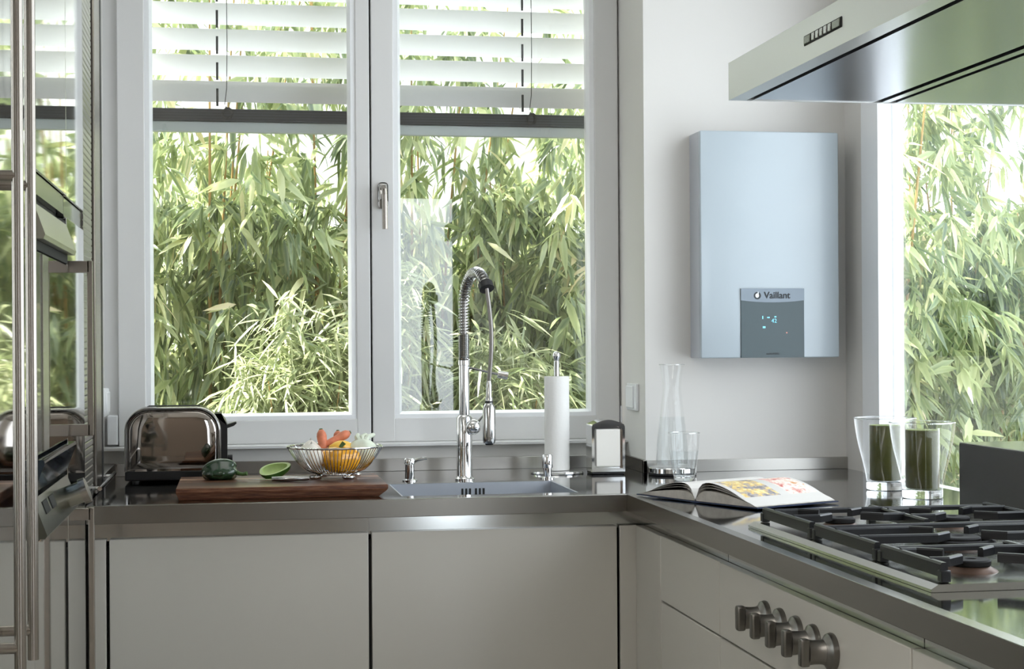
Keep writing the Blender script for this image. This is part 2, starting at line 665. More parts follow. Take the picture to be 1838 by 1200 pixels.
sash(-0.345, 0.3955, -0.244, 0.331, 'left_sash')
sash(0.4005, 1.164, 0.490, 1.067, 'right_sash')
wpart('meeting_gap', B(0.390, 0.406, 4.815, 4.86, 0.99, 2.48), 'gap_black')
wpart('gap_plug', B(0.393, 0.403, 4.79, 4.81, 0.985, 1.0), 'gap_black')
# hinges
for x0, x1, z0, z1 in ((-0.377, -0.347, 0.988, 1.075), (1.166, 1.178, 1.03, 1.085)):
    bm = new()
    box(bm, x0, x1, 4.775, 4.806, z0, z1, 0.004)
    h = wpart('hinge_cover', bm, 'plastic_white')
# handle
hd = wpart('handle_rosette', None or tube(new(), [(0.4345, 4.786, 1.70), (0.4345, 4.772, 1.70)], 0.016, 20), 'chrome_soft')
bm = new()
box(bm, 0.419, 0.450, 4.772, 4.786, 1.690, 1.765, 0.010, 3)
part('rosette_plate', bm, 'chrome_soft', hd, world=True)
bm = new()
tube(bm, [(0.4345, 4.775, 1.745), (0.4345, 4.752, 1.747), (0.435, 4.744, 1.740), (0.4355, 4.742, 1.725), (0.4365, 4.742, 1.622)], 0.0085, 14)
hg = wpart('handle_grip', bm, 'steel_handle')
# inner sill board
sb = struct('trim_1', B(-0.386, XN, 4.70, 4.80, 0.9755, 0.983), 'window_white', 'white inner window sill')

# ---------------- window_2: tall fixed pane in the right wall
W2 = structroot('window_2', (XR, 2.8, 0.9), 'tall fixed window in the right wall down to the worktop')
bm = new()
box(bm, 1.775, 1.85, 4.22, 4.34, 0.90, 2.55)
box(bm, 1.80, 1.87, 1.2, 1.3, 0.90, 2.55)
box(bm, 1.80, 1.87, 1.3, 4.22, 2.48, 2.55)
box(bm, 1.80, 1.87, 1.3, 4.22, 0.875, 0.89)
part('frame', bm, 'bead_white', W2, world=True, smooth=False)
part('pane', B(1.815, 1.821, 1.3, 4.22, 0.89, 2.48), 'pane_glass', W2, world=True, smooth=False)

# ================================================================== WORKTOP
wt = thing('worktop', 'L-shaped polished stainless steel worktop with upstand and welded sink', 'worktop', (0.4, 4.2, ZC))
bm = new()
zt0, zt1 = 0.886, ZC
sx0, sx1, sy0, sy1 = 0.400, 0.850, 3.942, 4.288
XE = 0.957
box(bm, XT, sx0, 3.861, 4.733, zt0, zt1)
box(bm, sx0, sx1, 3.861, sy0, zt0, zt1)
box(bm, sx0, sx1, sy1, 4.733, zt0, zt1)
box(bm, sx1, XN, 3.861, 4.733, zt0, zt1)
box(bm, XN, XR, 3.861, YB, zt0, zt1)
box(bm, XE, XR, 1.0, 3.861, zt0, zt1)
part('top_plate', bm, 'steel_top', wt, world=True, smooth=False)
part('front_edge', B(XT, XE, 3.860, 3.885, 0.857, 0.9002, 0.0012), 'steel_apron', wt, world=True)
part('side_edge', B(XE - 0.001, XE + 0.024, 1.0, 3.8595, 0.857, 0.9002, 0.0012), 'steel_apron_side', wt, world=True)
part('upstand', B(-0.385, XN, 4.722, 4.735, 0.9, 0.937, 0.001), 'steel_upstand', wt, world=True)
part('upstand', B(XT - 0.03, XT + 0.004, 4.37, 4.722, 0.9, 0.937, 0.001), 'steel_upstand', wt, world=True)
part('upstand', B(XN - 0.010, XN + 0.002, YB - 0.012, 4.722, 0.9, 0.937, 0.001), 'steel_apron_side', wt, world=True)
part('upstand', B(XN - 0.010, 1.7845, YB - 0.012, YB, 0.9, 0.935, 0.001), 'steel_upstand', wt, world=True)
# sink basin: an open welded bowl
bm = new()
zb = 0.72
t = 0.004
def quad(bm, pts):
    bm.faces.new([bm.verts.new(p) for p in pts])
ztp = 0.8995
box(bm, sx0, sx0 + t, sy0, sy1, zb, ztp)
box(bm, sx1 - t, sx1, sy0, sy1, zb, ztp)
box(bm, sx0 + t, sx1 - t, sy0, sy0 + t, zb, ztp)
box(bm, sx0 + t, sx1 - t, sy1 - t, sy1, zb, ztp)
box(bm, sx0, sx1, sy0, sy1, zb - t, zb)
sk = part('sink_basin', bm, 'steel_sink', wt, world=True, smooth=False)
for k in range(6):
    x = 0.598 + k * 0.0105 + (0.006 if k > 2 else 0)
    part('overflow_slot', B(x, x + 0.0055, sy1 - t - 0.0012, sy1 - t + 0.001, 0.862, 0.884), 'gap_black', sk, world=True, smooth=False)

# ================================================================== BASE CABINETS
def cabinet(name, label, loc):
    return thing(name, label, 'cabinet', loc)
YD = 3.887
c1 = cabinet('sink_cabinet', 'cream gloss base cabinet with plain door under the cutting board', (0.0, 4.2, 0.0))
part('body', B(-0.31, 0.315, YD + 0.022, 4.70, 0.10, 0.80), 'carcass_dark', c1, world=True, smooth=False)
part('door', B(-0.304, 0.3125, YD, YD + 0.02, 0.10, 0.8175, 0.002), 'lacquer', c1, world=True)
part('grip_recess', B(-0.353, 0.315, YD + 0.0205, YD + 0.0215, 0.812, 0.856), 'steel_recess', c1, world=True, smooth=False)
part('plinth', B(-0.31, 0.315, 3.95, 3.97, 0.0, 0.099), 'carcass_dark', c1, world=True, smooth=False)
c2 = cabinet('sink_cabinet', 'cream gloss base cabinet with plain door directly under the sink', (0.63, 4.2, 0.0))
bm = new()
box(bm, 0.3155, 0.94, YD + 0.022, 4.70, 0.10, 0.70)
box(bm, 0.3155, 0.94, YD + 0.022, 3.935, 0.70, 0.80)
part('body', bm, 'carcass_dark', c2, world=True, smooth=False)
part('door', B(0.3205, 0.9365, YD, YD + 0.02, 0.10, 0.8185, 0.002), 'lacquer', c2, world=True)
part('grip_recess', B(0.3155, 1.0055, YD + 0.0205, YD + 0.0215, 0.812, 0.856), 'steel_recess', c2, world=True, smooth=False)
part('plinth', B(0.3155, 0.94, 3.95, 3.97, 0.0, 0.099), 'carcass_dark', c2, world=True, smooth=False)
tag(part('filler_panel', B(-0.352, -0.3115, YD, YD + 0.02, 0.0, 0.8175, 0.002), 'lacquer'),
    'narrow cream filler strip between tall unit and left base cabinet', 'panel')
tag(part('filler_panel', B(0.9435, 0.988, YD - 0.001, YD + 0.012, 0.0, 0.8195, 0.002), 'lacquer'),
    'narrow cream filler strip in the inner corner of the base cabinets', 'panel')

XD = 0.985
c3 = cabinet('drawer_cabinet', 'narrow cream base cabinet with plain drawers beside the corner', (1.3, 3.5, 0.0))
part('body', B(XD + 0.022, 1.70, 3.187, 3.86, 0.10, 0.80), 'carcass_dark', c3, world=True, smooth=False)
part('corner_strip', B(XD, XD + 0.02, 3.652, 3.884, 0.0, 0.8195, 0.002), 'lacquer', c3, world=True)
part('drawer_front', B(XD, XD + 0.02, 3.185, 3.648, 0.6685, 0.8215, 0.002), 'lacquer', c3, world=True)
part('drawer_front', B(XD, XD + 0.02, 3.185, 3.648, 0.39, 0.6645, 0.002), 'lacquer', c3, world=True)
part('drawer_front', B(XD, XD + 0.02, 3.185, 3.648, 0.10, 0.386, 0.002), 'lacquer', c3, world=True)
part('grip_recess', B(XD + 0.0205, XD + 0.0215, 3.187, 3.9075, 0.812, 0.856), 'steel_recess', c3, world=True, smooth=False)
part('plinth', B(1.05, 1.07, 3.187, 3.86, 0.0, 0.099), 'carcass_dark', c3, world=True, smooth=False)

c4 = cabinet('cooktop_cabinet', 'wide cream base cabinet with a panel of five cooktop knobs', (1.3, 2.7, 0.0))
part('body', B(XD + 0.022, 1.70, 2.228, 3.1835, 0.10, 0.80), 'carcass_dark', c4, world=True, smooth=False)
kp = part('control_panel', B(XD, XD + 0.02, 2.231, 3.1815, 0.6685, 0.8215, 0.002), 'lacquer', c4, world=True)
part('drawer_front', B(XD, XD + 0.02, 2.231, 3.1815, 0.39, 0.6645, 0.002), 'lacquer', c4, world=True)
part('drawer_front', B(XD, XD + 0.02, 2.231, 3.1815, 0.10, 0.386, 0.002), 'lacquer', c4, world=True)
part('grip_recess', B(XD + 0.0205, XD + 0.0215, 2.228, 3.1835, 0.812, 0.856), 'steel_recess', c4, world=True, smooth=False)
part('plinth', B(1.05, 1.07, 2.228, 3.1835, 0.0, 0.099), 'carcass_dark', c4, world=True, smooth=False)
c5 = cabinet('drawer_cabinet', 'cream drawer cabinet at the right edge, nearest the camera', (1.3, 1.6, 0.0))
part('body', B(XD + 0.022, 1.70, 1.0, 2.2245, 0.10, 0.80), 'carcass_dark', c5, world=True, smooth=False)
part('drawer_front', B(XD, XD + 0.02, 1.3, 2.2245, 0.6685, 0.8215, 0.002), 'lacquer', c5, world=True)
part('drawer_front', B(XD, XD + 0.02, 1.3, 2.2245, 0.10, 0.6645, 0.002), 'lacquer', c5, world=True)
part('grip_recess', B(XD + 0.0205, XD + 0.0215, 1.0, 2.2245, 0.812, 0.856), 'steel_recess', c5, world=True, smooth=False)
part('plinth', B(1.05, 1.07, 1.0, 2.2245, 0.0, 0.099), 'carcass_dark', c5, world=True, smooth=False)

# five control knobs: skirt, waisted body and flat grip bar
bm = new()
prof = [(0.0, 0.0), (0.031, 0.0), (0.032, 0.003), (0.030, 0.010), (0.024, 0.014), (0.0215, 0.018)]
lathe(bm, prof + [(0.0, 0.018)], 32)
bmesh.ops.rotate(bm, verts=bm.verts, matrix=Matrix.Rotation(R(-90), 3, 'Y'))
k0 = part('control_knob', bm, 'steel_knob', kp)
k0.location = Vector((XD, 2.885, 0.757)) - wloc(kp)
bm = new()
# waist: elliptical loft flaring into the grip bar (local -x points into the room)
rings = []
for x, ry, rz in ((-0.017, 0.0205, 0.0215), (-0.024, 0.016, 0.0205), (-0.034, 0.0125, 0.0205), (-0.044, 0.0115, 0.0215)):
    rings.append([bm.verts.new((x, ry * math.cos(2 * PI * k / 28), rz * math.sin(2 * PI * k / 28))) for k in range(28)])
for a, b in zip(rings, rings[1:]):
    for k in range(28):
        bm.faces.new((a[k], a[(k + 1) % 28], b[(k + 1) % 28], b[k]))
bm.faces.new(rings[-1])
bm.faces.new(rings[0][::-1])
body = part('knob_body', bm, 'steel_knob')
gripm = part('knob_grip', B(-0.060, -0.043, -0.0095, 0.0095, -0.0235, 0.0235, 0.004), 'steel_knob')
me_b, me_g = body.data, gripm.data
bpy.data.objects.remove(body)
bpy.data.objects.remove(gripm)
# one knob = one sub-part of the panel: join skirt, waist and grip in a single mesh
bm = new()
bm.from_mesh(k0.data)
bm.from_mesh(me_b)
bm.from_mesh(me_g)
bm.to_mesh(k0.data)
bm.free()
for i in range(1, 5):
    k = k0.copy()
    COL.objects.link(k)
    k.location = k0.location + Vector((0, -0.0855 * i, 0))

# ================================================================== COOKTOP
ct = thing('gas_cooktop', 'stainless five-burner gas cooktop with black cast-iron pan supports', 'cooktop', (1.3, 2.68, ZC))
bm = new()
CX0, CX1, CY0, CY1 = 1.026, 1.560, 2.247, 3.115
prism(bm, [(CX0, 0.9005), (CX1, 0.9005), (CX1 - 0.0, 0.905), (CX1 - 0.012, 0.912), (CX0 + 0.012, 0.912), (CX0, 0.905)], 'Y', CY0, CY1)
part('tray', bm, 'cooktop_steel', ct, world=True, smooth=False)
def burner(x, y, r, wok=False):
    bm = new()
    lathe(bm, [(0, 0), (r * 1.35, 0), (r * 1.30, 0.002), (r * 1.0, 0.007), (r * 0.95, 0.0085), (0, 0.0085)], 32, (x, y, 0.912))
    b = part('burner', bm, 'burner_base', ct, world=True)
    bm = new()
    lathe(bm, [(0, 0), (r * 0.95, 0), (r * 1.0, 0.002), (r * 1.0, 0.008), (r * 0.92, 0.0105), (r * 0.3, 0.011), (r * 0.22, 0.009), (0, 0.009)], 32, (x, y, 0.9205))
    part('burner_cap', bm, 'burner_cap', b, world=True)
    if wok:
        bm = new()
        torus(bm, (x, y, 0.922), r * 1.45, 0.006, 'Z', 40, 8)
        part('outer_flame_ring', bm, 'burner_cap', b, world=True)
BURN = [(1.172, 2.985, 0.030), (1.395, 2.955, 0.034), (1.262, 2.655, 0.042), (1.150, 2.372, 0.032), (1.40, 2.372, 0.036)]
for i, (x, y, r) in enumerate(BURN):
    burner(x, y, r, i == 2)
def bar(bm, pts, zt=0.944, h=0.015, w=0.005):
    """cast bar of trapezoid section along a plan polyline"""
    pts = [Vector((p[0], p[1], 0)) for p in pts]
    n = len(pts)
    rings = []
    for i, p in enumerate(pts):
        if i == 0:
            d = (pts[1] - p).normalized()
            s = 1
        elif i == n - 1:
            d = (p - pts[i - 1]).normalized()
            s = 1
        else:
            d1, d2 = (p - pts[i - 1]).normalized(), (pts[i + 1] - p).normalized()
            d = (d1 + d2).normalized()
            s = 1 / max(0.5, d.dot(d1))
        nn = Vector((-d.y, d.x, 0)) * s
        rings.append([bm.verts.new((p.x + nn.x * a, p.y + nn.y * a, z)) for a, z in
                      ((-w, zt - h), (-w, zt - 0.003), (-w * 0.6, zt), (w * 0.6, zt), (w, zt - 0.003), (w, zt - h))])
    for a, b in zip(rings, rings[1:]):
        for k in range(6):
            bm.faces.new((a[k], b[k], b[(k + 1) % 6], a[(k + 1) % 6]))
    bm.faces.new(rings[0])
    bm.faces.new(rings[-1][::-1])
def leg(bm, x, y, zt=0.937):
    box(bm, x - 0.008, x + 0.008, y - 0.008, y + 0.008, 0.9125, zt - 0.006, 0.002)
gx0, gx1 = 1.048, 1.542
GY = [(2.258, 2.505), (2.512, 2.812), (2.819, 3.105)]
def grate(y0, y1, burners):
    bm = new()
    i = 0.008
    a0, a1 = y0 + i, y1 - i
    xs = [gx0 + i, gx1 - i]
    if len(burners) == 2:
        xm = (burners[0][0] + burners[1][0]) / 2
        xs.insert(1, xm)
    for j, (bx, by) in enumerate(burners):
        l, r = xs[j], xs[j + 1]
        # bent fingers: leave the rails, turn and point at the burner
        for sx, ex in ((-1, l), (1, r)):
            for sy, ey in ((-1, a0), (1, a1)):
                bar(bm, [(ex, by + sy * 0.055), (bx + sx * 0.066, by + sy * 0.058), (bx + sx * 0.032, by + sy * 0.030)])
    for xx in xs:
        bar(bm, [(xx, a0), (xx, a1)], 0.942, 0.022, 0.006)
        for yy in (a0, a1):
            leg(bm, xx, yy)
    bar(bm, [(xs[0], a1), (xs[-1], a1)], 0.9375, 0.010, 0.005)
    return part('pan_support', bm, 'cast_iron', ct, world=True, angle=30)
grate(*GY[0], [BURN[3][:2], BURN[4][:2]])
grate(*GY[1], [BURN[2][:2]])
grate(*GY[2], [BURN[0][:2], BURN[1][:2]])

# steel block (rear ledge) at the right
sbk = thing('ledge_block', 'dark brushed steel ledge block standing behind the gas cooktop', 'ledge', (1.70, 2.6, ZC))
part('casing', B(1.628, 1.783, 1.8, 3.412, ZC + 0.0005, 1.043, 0.0015), 'steel_block', sbk, world=True)
part('cover_plate', B(1.6285, 1.7825, 1.8, 3.4115, 1.0432, 1.046, 0.0008), 'cooktop_steel', sbk, world=True)

# ================================================================== EXTRACTOR HOOD
hd = thing('extractor_hood', 'flat stainless steel extractor hood hanging over the cooktop', 'hood', (1.4, 2.6, 1.776))
hx0, hx1, hy0, hy1, hz0, hz1 = 1.0, 1.74, 1.95, 3.147, 1.776, 1.853
bm = new()
tk = 0.006
box(bm, hx0, hx0 + tk, hy0, hy1, hz0, hz1)
box(bm, hx1 - tk, hx1, hy0, hy1, hz0, hz1)
box(bm, hx0 + tk, hx1 - tk, hy1 - tk, hy1, hz0, hz1)
box(bm, hx0 + tk, hx1 - tk, hy0, hy0 + tk, hz0, hz1)
box(bm, hx0 + tk, hx1 - tk, hy0 + tk, hy1 - tk, hz1 - tk, hz1)
part('casing', bm, 'steel_hood', hd, world=True, smooth=False)
bm = new()
box(bm, hx0 + tk, hx0 + 0.036, hy0 + tk, hy1 - tk, hz0, hz0 + 0.004)
part('rim', bm, 'steel_hood', hd, world=True, smooth=False)
part('recess', B(hx0 + tk, hx1 - tk, hy0 + tk, hy1 - tk, hz0 + 0.03, hz0 + 0.034), 'gap_black', hd, world=True, smooth=False)
for xa, xb in ((hx0 + 0.052, 1.313), (1.330, 1.348), (1.362, hx1 - 0.02)):
    part('filter_panel', B(xa, xb, hy0 + 0.02, hy1 - 0.008, hz0 + 0.0015, hz0 + 0.009), 'steel_hood_under', hd, world=True, smooth=False)
cp = part('control_strip', B(0.9985, 1.002, 2.524, 2.702, 1.805, 1.823, 0.001), 'gap_black', hd, world=True)
for k in range(7):
    if k == 0:
        a, b = 2.528, 2.562
    elif k == 6:
        a, b = 2.668, 2.698
    else:
        a = 2.569 + (k - 1) * 0.0195
        b = a + 0.013
    part('button', B(0.9965, 0.9995, a, b, 1.8075, 1.8205, 0.001), 'chrome_soft' if k not in (0, 6) else 'oven_panel', cp, world=True)
bm = new()
box(bm, 1.40, 1.72, 2.3, 2.6, hz1, 2.719)
part('chimney', bm, 'steel_hood', hd, world=True, smooth=False)

# ================================================================== TALL UNITS ON THE LEFT
def hbar(bm, y, z0, z1, x=-0.309, r=0.0085, mounts=()):
    tube(bm, [(x, y, z0), (x, y, z1)], r, 18)
    for z in mounts:
        tube(bm, [(XT, y, z), (x, y, z)], r * 0.95, 14)
fr = thing('fridge_freezer', 'tall steel-fronted fridge with two long bar handles at left edge', 'fridge', (-0.66, 2.37, 0))
part('body', B(-0.97, XT - 0.022, 1.85, 2.895, 0.0, 2.4), 'carcass_dark', fr, world=True, smooth=False)
for a, b, hy in ((1.85, 2.4435, 2.375), (2.4465, 2.894, 2.52)):
    d = part('door', B(XT - 0.02, XT, a, b, 0.10, 2.4, 0.0015), 'mirror_front', fr, world=True)
    bm = new()
    hbar(bm, hy, 0.79 if hy < 2.5 else 0.80, 2.25, -0.311, 0.0085, (0.845, 1.525, 2.2))
    part('bar_handle', bm, 'steel_handle', d, world=True)
ov = thing('oven_column', 'tall column with steam oven behind mirrored glass and angled controls', 'oven', (-0.66, 3.18, 0))
part('body', B(-0.97, XT - 0.022, 2.897, 3.468, 0.0, 2.4), 'carcass_dark', ov, world=True, smooth=False)
part('upper_door', B(XT - 0.02, XT, 2.898, 3.466, 1.597, 2.4, 0.0015), 'mirror_front', ov, world=True)
part('door_trim', B(XT - 0.02, XT - 0.006, 2.898, 3.466, 1.557, 1.595), 'oven_panel', ov, world=True, smooth=False)
bm = new()
prism(bm, [(XT - 0.02, 1.535), (XT, 1.535), (XT + 0.020, 1.478), (XT + 0.017, 1.470), (XT - 0.005, 1.470), (XT - 0.02, 1.470)], 'Y', 2.915, 3.466)
part('vent_trim', bm, 'oven_metal', ov, world=True, smooth=False)
part('vent_slot', B(XT - 0.02, XT + 0.002, 2.93, 3.466, 1.452, 1.4695), 'gap_black', ov, world=True, smooth=False)
od = part('oven_door', B(XT - 0.02, XT - 0.001, 2.9, 3.466, 1.082, 1.451, 0.001), 'oven_black', ov, world=True)
part('door_frame', B(XT - 0.018, XT + 0.002, 3.035, 3.12, 1.085, 1.449, 0.001), 'oven_metal', od, world=True)
part('door_glass', B(XT - 0.018, XT + 0.001, 3.125, 3.464, 1.085, 1.449), 'mirror_front', od, world=True, smooth=False)
bm = new()
prism(bm, [(XT - 0.02, 1.078), (XT + 0.016, 1.078), (XT + 0.018, 1.072), (XT - 0.002, 1.018), (XT - 0.02, 1.018)], 'Y', 2.905, 3.466)
dp = part('display_panel', bm, 'oven_glass', ov, world=True, smooth=False)
bm = new()
prism(bm, [(XT - 0.02, 1.008), (XT - 0.002, 1.008), (XT + 0.022, 0.943), (XT + 0.018, 0.938), (XT - 0.02, 0.938)], 'Y', 2.905, 3.466)
cp = part('control_panel', bm, 'oven_panel', ov, world=True, smooth=False)
bm = new()
nrm = Vector((0.065, 0, 0.024)).normalized()
c0 = Vector((XT + 0.012, 3.33, 0.972))
tube(bm, [c0 - nrm * 0.004, c0 + nrm * 0.030], 0.022, 24)
part('selector_knob', bm, 'oven_metal', cp, world=True)
bm = new()
tube(bm, [c0 + nrm * 0.0305, c0 + nrm * 0.044], 0.026, 24)
part('knob_cap', bm, 'steel_handle', cp, world=True)
for k in range(2):
    c1_ = Vector((XT + 0.0065, 3.02 + 0.10 * k, 0.985))
    bm = new()
    box(bm, -0.001, 0.0015, -0.032, 0.032, -0.012, 0.012, 0.0005)
    bmesh.ops.rotate(bm, verts=bm.verts, matrix=Matrix.Rotation(-math.atan2(0.024, 0.065), 3, 'Y'))
    bmesh.ops.translate(bm, verts=bm.verts, vec=c1_)
    part('touch_key', bm, 'gap_black', cp, world=True)
part('lower_door', B(XT - 0.02, XT, 2.898, 3.466, 0.10, 0.928, 0.0015), 'mirror_front', ov, world=True)
part('plinth', B(XT - 0.05, XT - 0.04, 2.898, 3.466, 0.0, 0.099), 'carcass_dark', ov, world=True, smooth=False)

tl = thing('tall_cabinet', 'narrow tall mirrored cabinet with two vertical bar handles beside worktop', 'cabinet', (-0.66, 3.66, 0))
part('body', B(-0.97, XT - 0.022, 3.470, 3.848, 0.0, 2.4), 'carcass_dark', tl, world=True, smooth=False)
part('upper_door', B(XT - 0.02, XT, 3.471, 3.846, 1.595, 2.4, 0.0015), 'mirror_front', tl, world=True)
part('door_trim', B(XT - 0.02, XT - 0.006, 3.471, 3.846, 1.553, 1.593), 'oven_black', tl, world=True, smooth=False)
for z0, z1, h0, h1, ms in ((0.932, 1.551, 1.088, 1.46, (1.10, 1.447)), (0.10, 0.928, 0.30, 0.935, (0.32, 0.921))):
    d = part('door', B(XT - 0.02, XT, 3.471, 3.846, z0, z1, 0.0015), 'mirror_front', tl, world=True)
    bm = new()
    box(bm, -0.315, -0.303, 3.478, 3.496, h0, h1, 0.0015)
    for z in ms:
        box(bm, XT, -0.31, 3.478, 3.496, z - 0.0125, z + 0.0125, 0.001)
    part('bar_handle', bm, 'steel_handle', d, world=True)
# steel side panel strip and black gap, then the post next to the wall
tb = thing('tambour_cabinet', 'slatted steel roller-shutter cabinet standing on the worktop end', 'cabinet', (-0.66, 4.0, 0.9))
part('body', B(-0.97, XT - 0.014, 3.852, 4.10, 0.901, 2.4), 'carcass_dark', tb, world=True, smooth=False)
bm = new()
prism(bm, [(-0.008, -0.0078), (0.0005, -0.0076), (0.002, -0.005), (0.002, 0.005), (0.0005, 0.0076), (-0.008, 0.0078)], 'Y', 0.0, 0.222)
slat0 = part('slat', bm, 'steel_upstand', tb, smooth=False)
base = Vector((XT - 0.004, 3.862, 0.912)) - wloc(tb)
slat0.location = base
for i in range(1, 92):
    s = slat0.copy()
    COL.objects.link(s)
    s.location = base + Vector((0, 0, 0.016 * i))
ps = thing('end_post', 'slim steel end post between roller shutter and left window', 'post', (-0.4, 4.25, 0.9))
part('dark_joint', B(-0.40, XT - 0.012, 4.102, 4.16, 0.901, 2.4), 'gap_black', ps, world=True, smooth=False)
part('steel_profile', B(-0.40, XT, 4.161, 4.325, 0.901, 2.4, 0.004), 'steel_handle', ps, world=True)
part('seal', B(-0.40, XT + 0.001, 4.326, 4.365, 0.901, 2.4), 'rubber_black', ps, world=True, smooth=False)
# towel rail
rl = thing('towel_rail', 'small chrome rail on two brackets above the left worktop end', 'rail', (-0.345, 4.2, 0.93))
bm = new()
tube(bm, [(-0.332, 3.97, 0.932), (-0.332, 4.44, 0.932)], 0.0055, 12)
part('bar', bm, 'chrome', rl, world=True)
for y in (3.985, 4.345):
    bm = new()
    tube(bm, [(XT - 0.008, y, 0.932), (-0.334, y, 0.932)], 0.005, 10)
    part('bracket', bm, 'chrome', rl, world=True)

# ================================================================== BOILER
bl = thing('wall_boiler', 'white wall-hung gas boiler with grey control panel', 'boiler', (1.513, YB, 1.232))
bx0, bx1, bz0, bz1, by0 = 1.306, 1.722, 1.232, 1.884, 4.381
part('casing', B(bx0, bx1, by0 + 0.016, YB, bz0 + 0.001, bz1 - 0.001, 0.002), 'boiler_side', bl, world=True)
part('front_cover', B(bx0 - 0.0005, bx1 + 0.0005, by0, by0 + 0.0155, bz0, bz1, 0.005, 3), 'boiler_white', bl, world=True)
def bpx(px):   # front-face x from photograph proportions
    return bx0 + (px - 1258) / (1505 - 1258) * (bx1 - bx0)
px0, px1, pz0, pz1 = bpx(1328), bpx(1441), bz0 + 0.001, 1.4315
cpn = part('control_panel', B(px0, px1, by0 - 0.003, by0 + 0.001, pz0, pz1, 0.0008), 'boiler_panel', bl, world=True)
bm = new()
pr = [(px0, pz1), (px1, pz1)]
zl = pz1 - 0.034
for k in range(9):
    u = k / 8
    pr.append((px1 + (px0 - px1) * u, zl - 0.006 * (1 - (2 * u - 1) ** 2)))
prism(bm, pr, 'Y', by0 - 0.0042, by0 - 0.0025)
band = part('brand_band', bm, 'boiler_band', cpn, world=True, smooth=False)
def flat_text(body, size, x, z, mat, parent, yoff, sx=1.0, bold=0):
    me = text_mesh(body, size)
    me.materials.append(MAT[mat])
    o = child('lettering', me, parent, Vector((x, by0 - yoff, z)) - wloc(parent), (R(90), 0, 0), (sx, 1, 1))
    return o
pcx = (px0 + px1) / 2
flat_text('Vaillant', 0.026, pcx + 0.013, pz1 - 0.0205, 'boiler_ink', band, 0.0047)
for ox, oz in ((0.0137, -0.0200), (0.0124, -0.0209), (0.0131, -0.0196)):
    flat_text('Vaillant', 0.0265, pcx + ox, pz1 + oz, 'boiler_ink', band, 0.0046)
bm = new()
tube(bm, [(pcx - 0.046, by0 - 0.0052, pz1 - 0.0205), (pcx - 0.046, by0 - 0.004, pz1 - 0.0205)], 0.0105, 24)
em = part('emblem_disc', bm, 'boiler_ink', band, world=True)
bm = new()
blob(bm, (pcx - 0.047, by0 - 0.0053, pz1 - 0.0205), 0.0055, 0.0006, 0.0065, None, 16, 10)
blob(bm, (pcx - 0.044, by0 - 0.0053, pz1 - 0.0135), 0.0016, 0.0006, 0.005, None, 12, 8)
part('emblem_figure', bm, 'boiler_ink_white', band, world=True)
flat_text('turboMAG', 0.0088, pcx, pz0 + 0.011, 'boiler_ink', cpn, 0.0036)
# lit display symbols
dx = pcx + 0.004
flat_text('42', 0.017, dx, 1.338, 'led_blue', cpn, 0.0036)
for x, z, a, b in ((dx - 0.034, 1.348, 0.0016, 0.0045), (dx - 0.017, 1.348, 0.0040, 0.0018), (dx + 0.004, 1.350, 0.0030, 0.0020), (dx - 0.030, 1.320, 0.0042, 0.0028)):
    part('display_symbol', B(x - a, x + a, by0 - 0.0036, by0 - 0.0028, z - b, z + b, 0.0003), 'led_blue', cpn, world=True)
part('warning_light', B(dx + 0.036, dx + 0.040, by0 - 0.0036, by0 - 0.0028, 1.302, 1.306, 0.0003), 'led_red', cpn, world=True)

# light switch on the right reveal, socket on the left reveal
sw = thing('light_switch', 'white rocker switch on the right window reveal', 'switch', (XN, 4.619, 1.116))
part('back_box', B(XN - 0.010, XN, 4.562, 4.676, 1.076, 1.156, 0.003), 'plastic_white', sw, world=True)
part('rocker', B(XN - 0.015, XN - 0.0095, 4.590, 4.670, 1.083, 1.149, 0.003), 'bead_white', sw, world=True)
so = thing('wall_socket', 'white socket box on the left window reveal', 'socket', (-0.386, 4.66, 1.12))
part('back_box', B(-0.386, -0.367, 4.58, 4.73, 1.078, 1.157, 0.004), 'plastic_white', so, world=True)
part('cover', B(-0.3675, -0.363, 4.60, 4.71, 1.088, 1.147, 0.002), 'bead_white', so, world=True)

